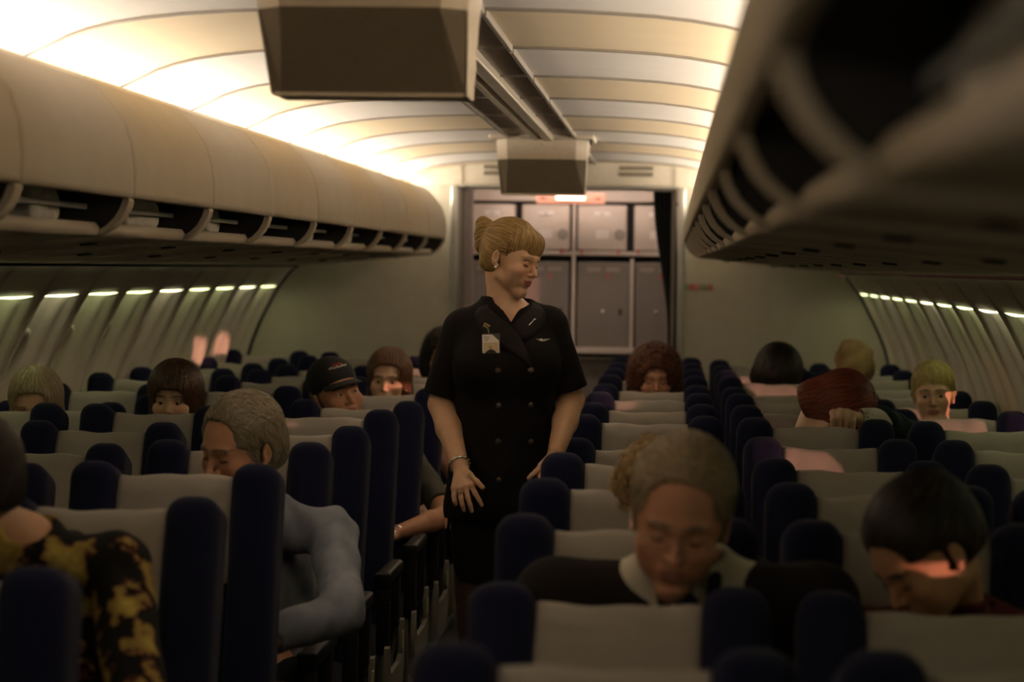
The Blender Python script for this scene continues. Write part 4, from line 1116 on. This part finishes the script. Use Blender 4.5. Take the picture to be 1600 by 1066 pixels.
    for i in range(29):
        a = 2 * PI * i / 28; q.append(tuple(wc + s1 * .030 * math.cos(a) + s2 * .028 * math.sin(a) + d * .004 * math.sin(a)))
    for i in range(28):
        mb.cyl(q[i], q[i + 1], .0028, n=8)
        if i % 2: mb.sph(q[i], .0042, 8)
    mb.build('bracelet', M['silver'], t, True)
    mb = MB(); a = np.array(J[2][0]); b2 = np.array(J[2][1]); c_ = a + (b2 - a) * .45; dd = (b2 - a) / np.linalg.norm(b2 - a); s1 = np.cross(dd, [0, 1., 0]); s1 /= np.linalg.norm(s1); s2 = np.cross(dd, s1); q = [tuple(c_ + s1 * .0088 * math.cos(2 * PI * i / 16) + s2 * .0088 * math.sin(2 * PI * i / 16)) for i in range(17)]
    for i in range(16): mb.cyl(q[i], q[i + 1], .0014, n=6)
    mb.sph(tuple(c_ + [0, -.0105, .0]), .0032, 8); mb.build('ring', M['silver'], t, True)
    # tights and shoes
    tg = combine([q for q in o[-6:]])
    V, Q = surface(lambda P: np.maximum(tg(P) - .0015, P[:, 2] - .80), (-.02, 6.80, .02), (.28, 7.08, .84), .008); np_mesh('tights', V, Q, M['tights'], t)
    for s in (-1, 1):
        V, Q = surface(combine([('u', 0, p_cap((.128 + s * .055, 6.97, .055), (.128 + s * .058, 6.82, .030), .036, .033)), ('u', .0, p_cap((.128 + s * .055, 6.985, .05), (.128 + s * .055, 6.985, .014), .020, .012)), ('s', .005, p_ell((.128 + s * .056, 6.93, .085), (.024, .05, .035)))]), (.128 + s * .056 - .06, 6.76, .0), (.128 + s * .056 + .06, 7.04, .12), .006); V[:, 2] = np.maximum(V[:, 2], .002)
        np_mesh('shoe', V, Q, M['shoe'], t)
    return t
M['lash'] = mat('eyelash_dark', (.03, .018, .012), .6)
M['uniform'] = mat('uniform_black', (.0085, .0065, .007), .85, noise=.12, scale=60, bump=.3, bscale=500, spec=.18)
M['uniform2'] = mat('lapel_black', (.014, .009, .010), .75, noise=.1, scale=60, bump=.2, bscale=500, spec=.25)
M['badgeh'] = mat('badge_holder_clear', (.10, .09, .085), .2); M['badgeg'] = mat('badge_photo_ground', (.62, .50, .34), .4); M['portr'] = mat('badge_face', (.50, .27, .17), .5)
M['pearl'] = mat('pearl', (.85, .82, .76), .15); M['tights'] = mat('dark_tights', (.055, .028, .022), .6)
attendant()
def hs_updo(m):
    def f(F, par):
        ops = cap_ops(.014, .086, .045, -.045, .068)
        ops += [('u', .03, p_ell((0, .075, .05), (.06, .05, .07)))]
        bun = np.array([0, .12, .09]); fl = lambda P, i: (bun - P) / np.linalg.norm(bun - P, axis=1)[:, None]
        hair_object('hair', F, ops, [dict(n=700, sel=rand_sel, flow=fl, steps=14, step=.0075, r=.0011, lift=.0009, jit=.08, seed=71)], m, par)
    return f
# ---------------------------------------------------------------- passengers
rowR = lambda k, c=0: (XS['R'][c], R0 + SP * k)
rowL = lambda k, c=0: (XS['L'][c], L0 + SP * k)
CM = {'suit': cloth_mat('suit_black', (.018, .014, .013)), 'white': cloth_mat('white_shirt', (.62, .57, .48), noise=.03), 'denim': cloth_mat('denim_shirt', (.25, .27, .33), scale=14, noise=.25), 'grey': cloth_mat('olive_grey_tee', (.085, .08, .062)),
      'pinktop': cloth_mat('pink_knit', (.52, .27, .22), bump=.5), 'teal': cloth_mat('dark_teal_jacket', (.016, .026, .028), noise=.3, scale=60), 'navyt': cloth_mat('dark_top', (.02, .02, .03)), 'wine': cloth_mat('wine_top', (.10, .02, .02)), 'brown': cloth_mat('brown_top', (.07, .045, .03))}
fl_ = bpy.data.materials.new('floral_print'); fl_.use_nodes = True; nt = fl_.node_tree; b_ = nt.nodes['Principled BSDF']; b_.inputs['Roughness'].default_value = .85; b_.inputs['Specular IOR Level'].default_value = .2
tc = nt.nodes.new('ShaderNodeTexCoord'); vo = nt.nodes.new('ShaderNodeTexVoronoi'); vo.inputs['Scale'].default_value = 11; nz = nt.nodes.new('ShaderNodeTexNoise'); nz.inputs['Scale'].default_value = 26
ad = nt.nodes.new('ShaderNodeMixRGB'); ad.inputs[0].default_value = .10; nt.links.new(tc.outputs['Object'], ad.inputs[1]); nt.links.new(nz.outputs['Color'], ad.inputs[2]); nt.links.new(ad.outputs[0], vo.inputs['Vector']); nt.links.new(tc.outputs['Object'], nz.inputs['Vector'])
r_ = nt.nodes.new('ShaderNodeValToRGB'); e_ = r_.color_ramp.elements; e_[0].position = .0; e_[0].color = (.55, .43, .10, 1); e_[1].position = .60; e_[1].color = (.008, .007, .006, 1)
e2 = e_.new(.38); e2.color = (.26, .18, .05, 1); e3 = e_.new(.44); e3.color = (.10, .03, .02, 1); e4 = e_.new(.49); e4.color = (.008, .007, .006, 1)
nt.links.new(vo.outputs['Distance'], r_.inputs[0]); nt.links.new(r_.outputs[0], b_.inputs['Base Color']); CM['floral'] = fl_
# man in a dark suit reading, right aisle seat
x, y = rowR(2); F = Fr((.640, 4.22, 1.185), -4, 20, 7, 1.05)
t, nb, w, wr = person('grey-haired man in a dark suit and white shirt looking down, in the right aisle seat', F, (x + .04, y - .06), 'ruddy', ho=dict(jaw=1.12, nose=1.25, old=1), fc=dict(brow=(.20, .15, .10), shave=.5), eyes=(0, 0),
    hair=hs_short(HM['sand'], .010, .100, .06, .2, 11, 1100, sides=-.005, vol=.0, step=.007), top=CM['white'], shl=1.065, lean=-.10, wide=1.22, h=.005, neckpt=(.655, 4.33, 1.075), wrinkle=.001)
torso_s = combine([('u', 0, p_cap(nb + [-w, .0, -.045], nb + [w, 0, -.045], .062)), ('u', .06, p_ell(nb + [0, .02, -.22], (.178, .125, .22))), ('u', .05, p_ell(nb + [0, .10, -.42], (.175, .14, .16))), ('u', .04, p_cap(nb + [-w - .01, 0, -.06], nb + [-w - .05, -.06, -.33], .066, .058)), ('u', .04, p_cap(nb + [w + .01, 0, -.06], nb + [w + .05, -.06, -.33], .066, .058)),
    ('s', .01, p_cap(nb + [0, -.01, .0], nb + [0, -.03, .1], .066)), ('s', .008, p_box(nb + [0, -.14, -.02], (.068, .12, .068), 0, (0, PI / 4, 0))), ('u', .01, p_cap(nb + [-.05, -.10, .0], nb + [-.01, -.135, -.17], .012)), ('u', .01, p_cap(nb + [.05, -.10, .0], nb + [.01, -.135, -.17], .012))])
V, Q = surface(torso_s, nb - [.36, .30, .56], nb + [.36, .30, .08], .008); np_mesh('suit_jacket', V, Q, CM['suit'], t)
cl = combine([('u', 0, p_cap(nb + [-.052, .03, .012], nb + [-.012, -.092, -.030], .013)), ('u', 0, p_cap(nb + [.052, .03, .012], nb + [.012, -.092, -.030], .013)), ('u', .01, p_cap(nb + [-.052, .03, .012], nb + [.058, .03, .012], .016))])
V, Q = surface(cl, nb - [.09, .12, .05], nb + [.09, .07, .05], .005); np_mesh('shirt_collar', V, Q, CM['white'], t)
V, Q = surface(combine([('u', 0, p_ell(nb + [0, -.105, -.045], (.022, .016, .018))), ('u', .01, p_cap(nb + [0, -.122, -.06], nb + [0, -.145, -.20], .016, .03, (1, .4, 1)))]), nb - [.06, .18, .24], nb + [.06, -.05, .0], .006); np_mesh('necktie', V, Q, mat('navy_tie', (.012, .014, .05), .6, noise=.2, scale=80), t)
g = MB(); rim = []
for s in (-1, 1):
    pts = [tuple(F.p(s * .031 + .021 * math.copysign(abs(math.cos(a)) ** .7, math.cos(a)), -.103, -.001 + .0135 * math.copysign(abs(math.sin(a)) ** .7, math.sin(a)))) for a in [2 * PI * i / 20 for i in range(21)]]
    g.tube(pts, .0008, 5); g.tube([tuple(F.p(s * .052, -.103, .003)), tuple(F.p(s * .074, -.07, .004)), tuple(F.p(s * .083, .0, .006))], .0009, 5)
g.tube([tuple(F.p(-.010, -.104, .003)), tuple(F.p(0, -.108, .006)), tuple(F.p(.010, -.104, .003))], .0008, 5); g.build('glasses', M['silver'], t)
# blond head just behind him
x, y = rowR(3); F = Fr((.600, 5.38, 1.108), 0, 14, -6, .98)
person('curly golden-blond head just showing behind the suited man, right aisle column', F, (x, y - .03), 'fair', hair=hs_curly(HM['blonde'], 41, .006, (.07, .10, .11)), top=CM['navyt'], h=.0055, eyes=(0, 0), shl=.96)
# woman bent over, right middle seat near the camera
x, y = rowR(2, 1); F = Fr((1.075, 4.28, 1.125), -60, 40, -4, .96)
person('dark-haired woman with head bowed to the left, middle seat behind the nearest right rows', F, (x, y - .04), 'tan', True, hair=hs_updo(HM['dark']), top=CM['wine'], h=.005, eyes=(0, 0), shl=.97, fc=dict(brow=(.03, .02, .015)))
# curly auburn woman
x, y = rowR(10); F = Fr((.552, 10.62, 1.125), 4, 4, 0, .98)
person('woman with big curly auburn hair and lowered eyes behind the right aisle seats', F, (x, y - .04), 'ruddy', True, hair=hs_curly(HM['auburn'], 31, .040, (.056, .10, .092)), top=CM['brown'], h=.0055, eyes=(0, 0), shl=.95, fc=dict(brow=(.14, .06, .035)))
# black-haired passenger, head down
x, y = rowR(11, 1); F = Fr((1.112, 11.25, 1.105), 6, 38, 4, 1.12)
person('black-haired passenger with head bowed low in the right middle column', F, (x, y - .1), 'fair', hair=hs_bob(HM['dark'], .024, -.05, True, seed=33), top=CM['navyt'], h=.0055, eyes=(0, 0), shl=.93)
# red-haired woman, face down on her hand
x, y = rowR(7, 1); F = Fr((1.185, 8.46, 1.125), 30, 62, 38, 1.04)
fw = np.array([1.262, 8.215, 1.118])
def fist(wp):
    d = np.array([-1, -.25, .02]); d /= np.linalg.norm(d); J = []
    for i in range(4):
        kn = np.array([1.165 + .022 * i, 8.125, 1.150 - .004 * (i - 1.2) ** 2]); J.append([kn, kn + [-.003, -.032, -.018], kn + [-.002, -.024, -.047]])
    return hand_ops(wp, J, [(1.185, 8.150, 1.105), (1.160, 8.135, 1.098), (1.140, 8.115, 1.094)], r=.0105, palm=.017, k=.004)
t, nb, w, wr = person('red-haired woman slumped forward with her fist on the headrest in front, dark teal jacket', F, (x + .02, y - .05), 'pale', True, hair=hs_bob(HM['red'], .022, -.08, True, seed=35, r=.0013), top=CM['teal'], h=.005, eyes=(0, 0), shl=.99,
    arms={'r': ((1.44, 8.36, 1.055), fw)}, hands={'r': fist}, shirt_name='jacket', wrinkle=.008)
V, Q = surface(combine([('u', 0, p_cap(fw + [.015, .004, 0], fw + [.075, .02, -.002], .040, .043)), ('s', .004, p_cap(fw + [-.05, -.01, 0], fw + [.02, .005, 0], .034))]), fw - [.07, .07, .06], fw + [.14, .09, .06], .006); np_mesh('shirt_cuff', V, Q, CM['white'], t)
V, Q = surface(lambda P: p_cap(fw + [.075, .02, 0], (1.43, 8.35, 1.06), .048, .056)(P) + .007 * np.sin(P[:, 0] * 60 + 30 * P[:, 2]) * np.sin(P[:, 1] * 50), fw + [.02, -.07, -.09], fw + [.34, .19, .09], .007); np_mesh('jacket_sleeve', V, Q, CM['teal'], t)
# short blonde woman at the right window
x, y = rowR(8, 2); F = Fr((1.620, 9.28, 1.150), -7, 2, -3, .94)
person('blonde woman with short cropped hair and fringe looking over the right window seats', F, (x - .02, y - .1), 'pale', True, ho=dict(jaw=.95), hair=hs_bob(HM['pblonde'], .010, -.012, True, seed=37, r=.0010), top=CM['brown'], h=.0042, eyes=(.62, .62), look=(-.1, -.1), shl=.97, fc=dict(brow=(.13, .085, .045)))
# sandy passenger far right, head bowed
x, y = rowR(12, 2); F = Fr((1.545, 12.25, 1.10), -30, 40, 10, 1.0)
t, nb, w, wr = person('passenger with a crumpled tan cap, head bowed, farthest back at the right window', F, (x - .02, y - .1), 'tan', hair=hs_short(HM['blonde'], .014, .08, .1, .2, 43, 300), top=CM['brown'], h=.006, eyes=(0, 0), shl=.94)
V, Q = surface(lambda P: combine([('u', 0, p_ell((0, .02, .085), (.096, .11, .075))), ('u', .03, p_ell((-.02, .03, .13), (.06, .07, .06))), ('u', .02, p_ell((0, -.07, .062), (.07, .07, .016))), ('s', .02, p_box((0, 0, -.04), (.2, .2, .085), .01))])(P) + .006 * np.sin(P[:, 0] * 55) * np.sin(P[:, 2] * 48 + P[:, 1] * 30), (-.12, -.16, .0), (.12, .15, .22), .007)
np_mesh('tan_cap', F.w(V), Q, mat('tan_cap', (.40, .26, .12), .85, noise=.15, scale=40, bump=.3, bscale=200), t)
# ---- left block
# man in denim shirt, left aisle
x, y = rowL(3); F = Fr((-.455, 6.02, 1.150), -40, 14, 4, 1.03)
person('grey-haired man in a blue denim shirt turned to the left, arm over the aisle armrest', F, (x + .04, y - .06), 'ruddy', ho=dict(jaw=1.1, nose=1.3, old=1), fc=dict(brow=(.13, .09, .06), shave=.6), eyes=(0, 0),
    hair=hs_short(HM['grey'], .012, .098, .10, .3, 13, 1100, sides=-.008), top=CM['denim'], arms={'r': ((-.165, 5.84, .775), (-.40, 5.72, .70))}, shl=.97, wide=1.0, h=.005, neckpt=(-.44, 6.14, 1.0), wrinkle=.006)
# woman in the floral blouse, nearest left
x, y = rowL(1); F = Fr((-.70, 4.40, 1.19), -75, 8, 2, 1.0)
person('woman in a black blouse with yellow flowers, nearest on the left, face turned away', F, (x - .0, y - .10), 'tan', True, hair=hs_updo(HM['dark']), top=CM['floral'], arms={'r': ((-.30, 4.20, .74), (-.42, 3.95, .70))}, shl=1.075, wide=1.08, h=.005, eyes=(0, 0), neckpt=(-.60, 4.50, 1.05))
# capped man
x, y = rowL(7); F = Fr((-.650, 9.16, 1.118), 34, -6, -13, 1.04)
t, nb, w, wr = person('older man in a black baseball cap looking up to the right, left aisle column', F, (x - .03, y - .07), 'ruddy', ho=dict(jaw=1.1, nose=1.3, old=1), fc=dict(brow=(.14, .10, .07), shave=.4), eyes=(.7, .7), look=(.5, .15),
    hair=hs_short(HM['grey'], .005, .06, .05, .2, 15, 300), top=CM['grey'], sleeve='short', arms={'r': ((-.190, 8.85, .70), (-.36, 8.62, .655))}, shl=.96, h=.0048)
cap = [('u', 0, p_ell((0, .018, .062), (.090, .107, .088))), ('s', .006, p_ell((0, -.10, -.040), (.12, .10, .093))), ('s', .01, p_box((0, .03, -.07), (.2, .2, .09), .01))]
V, Q = surface(combine(cap), (-.12, -.13, -.02), (.12, .14, .17), .004); cp = np_mesh('baseball_cap', F.w(V), Q, mat('cap_black', (.010, .009, .009), .8, bump=.2), t)
v = []; f = []
for i in range(17):
    a = math.radians(-62 + 124 * i / 16)
    for j in range(7):
        r = 1 + j * .115; xx = .078 * math.sin(a) * (1 + j * .02); yy = -.078 * math.cos(a) * 1.0 - .074 * (j / 6) * math.cos(a * 1.05); v.append(F.p(xx, yy, .056 - .016 * (j / 6) - 1.3 * xx * xx))
for i in range(16):
    for j in range(6): a = i * 7 + j; f.append((a, a + 1, a + 8, a + 7))
br = mesh_vf('cap_brim', v, f, M['dkcap'] if 'dkcap' in M else mat('brim_black', (.009, .008, .008), .7), cp, True); s_ = br.modifiers.new('s', 'SOLIDIFY'); s_.thickness = .004
mb = MB()
for i in range(11):
    a = math.radians(-26 + 5 * i); z0 = .105 + .0022 * math.sin(i * 1.9); mb.sph(tuple(F.p(.0905 * math.sin(a) * .86, -.1065 * math.cos(a) * .86 + .018, z0)), .0042, 6)
mb.build('cap_script', M['plate'], cp); mb = MB()
for i in range(5):
    a = math.radians(-14 + 6 * i); mb.sph(tuple(F.p(.0905 * math.sin(a) * .82, -.1065 * math.cos(a) * .82 + .018, .115)), .0042, 6)
mb.build('cap_emblem', M['red'], cp)
MB().tube([tuple(wr['r'] + np.array([.03 * math.cos(a), .006 * math.cos(a), .028 * math.sin(a)])) for a in [2 * PI * i / 16 for i in range(17)]], .005, 6).sph(tuple(wr['r'] + [.0, -.03, .005]), .012, 10, (1, .5, 1)).build('wristwatch', M['silver'], t)
# brown-haired woman beside the attendant
x, y = rowL(8); F = Fr((-.548, 9.98, 1.132), -3, 0, 2, .97)
person('woman with chin-length brown hair and pink knit top, cheek lit pink, left aisle column', F, (x, y - .04), 'pale', True, hair=hs_bob(HM['lbrown'], .020, -.09, False, part=.3, seed=55), top=CM['pinktop'], eyes=(.85, .85), look=(.1, 0), h=.0042, shl=.97, arms={'r': ((-.195, 9.72, .72), (-.32, 9.45, .67))}, fc=dict(brow=(.09, .045, .03)))
# dark curly head far back
x, y = rowL(10); F = Fr((-.48, 11.70, 1.165), 4, 4, 0, 1.0)
person('dark curly-haired passenger far back, half hidden by the attendant', F, (x, y - .04), 'tan', hair=hs_curly(HM['dark'], 57, .022), top=CM['navyt'], h=.006, eyes=(.6, .6))
# brown fringe woman
x, y = rowL(6, 1); F = Fr((-1.165, 8.62, 1.115), -2, 2, 1, .98)
person('woman with dark brown fringed bob peering over a headrest, left middle column', F, (x - .02, y - .05), 'pale', True, hair=hs_bob(HM['brown'], .026, -.08, True, seed=61), top=CM['navyt'], eyes=(.6, .6), look=(0, -.2), h=.0045, shl=.95, fc=dict(brow=(.07, .04, .025)))
# blonde by the left window
x, y = rowL(6, 2); F = Fr((-1.650, 8.52, 1.085), 4, 10, 2, 1.02)
person('fair-haired passenger at the left window with only forehead showing', F, (x, y - .05), 'fair', True, hair=hs_bob(HM['sand'], .018, -.08, False, seed=63), top=CM['brown'], eyes=(.3, .3), h=.005, shl=.95)
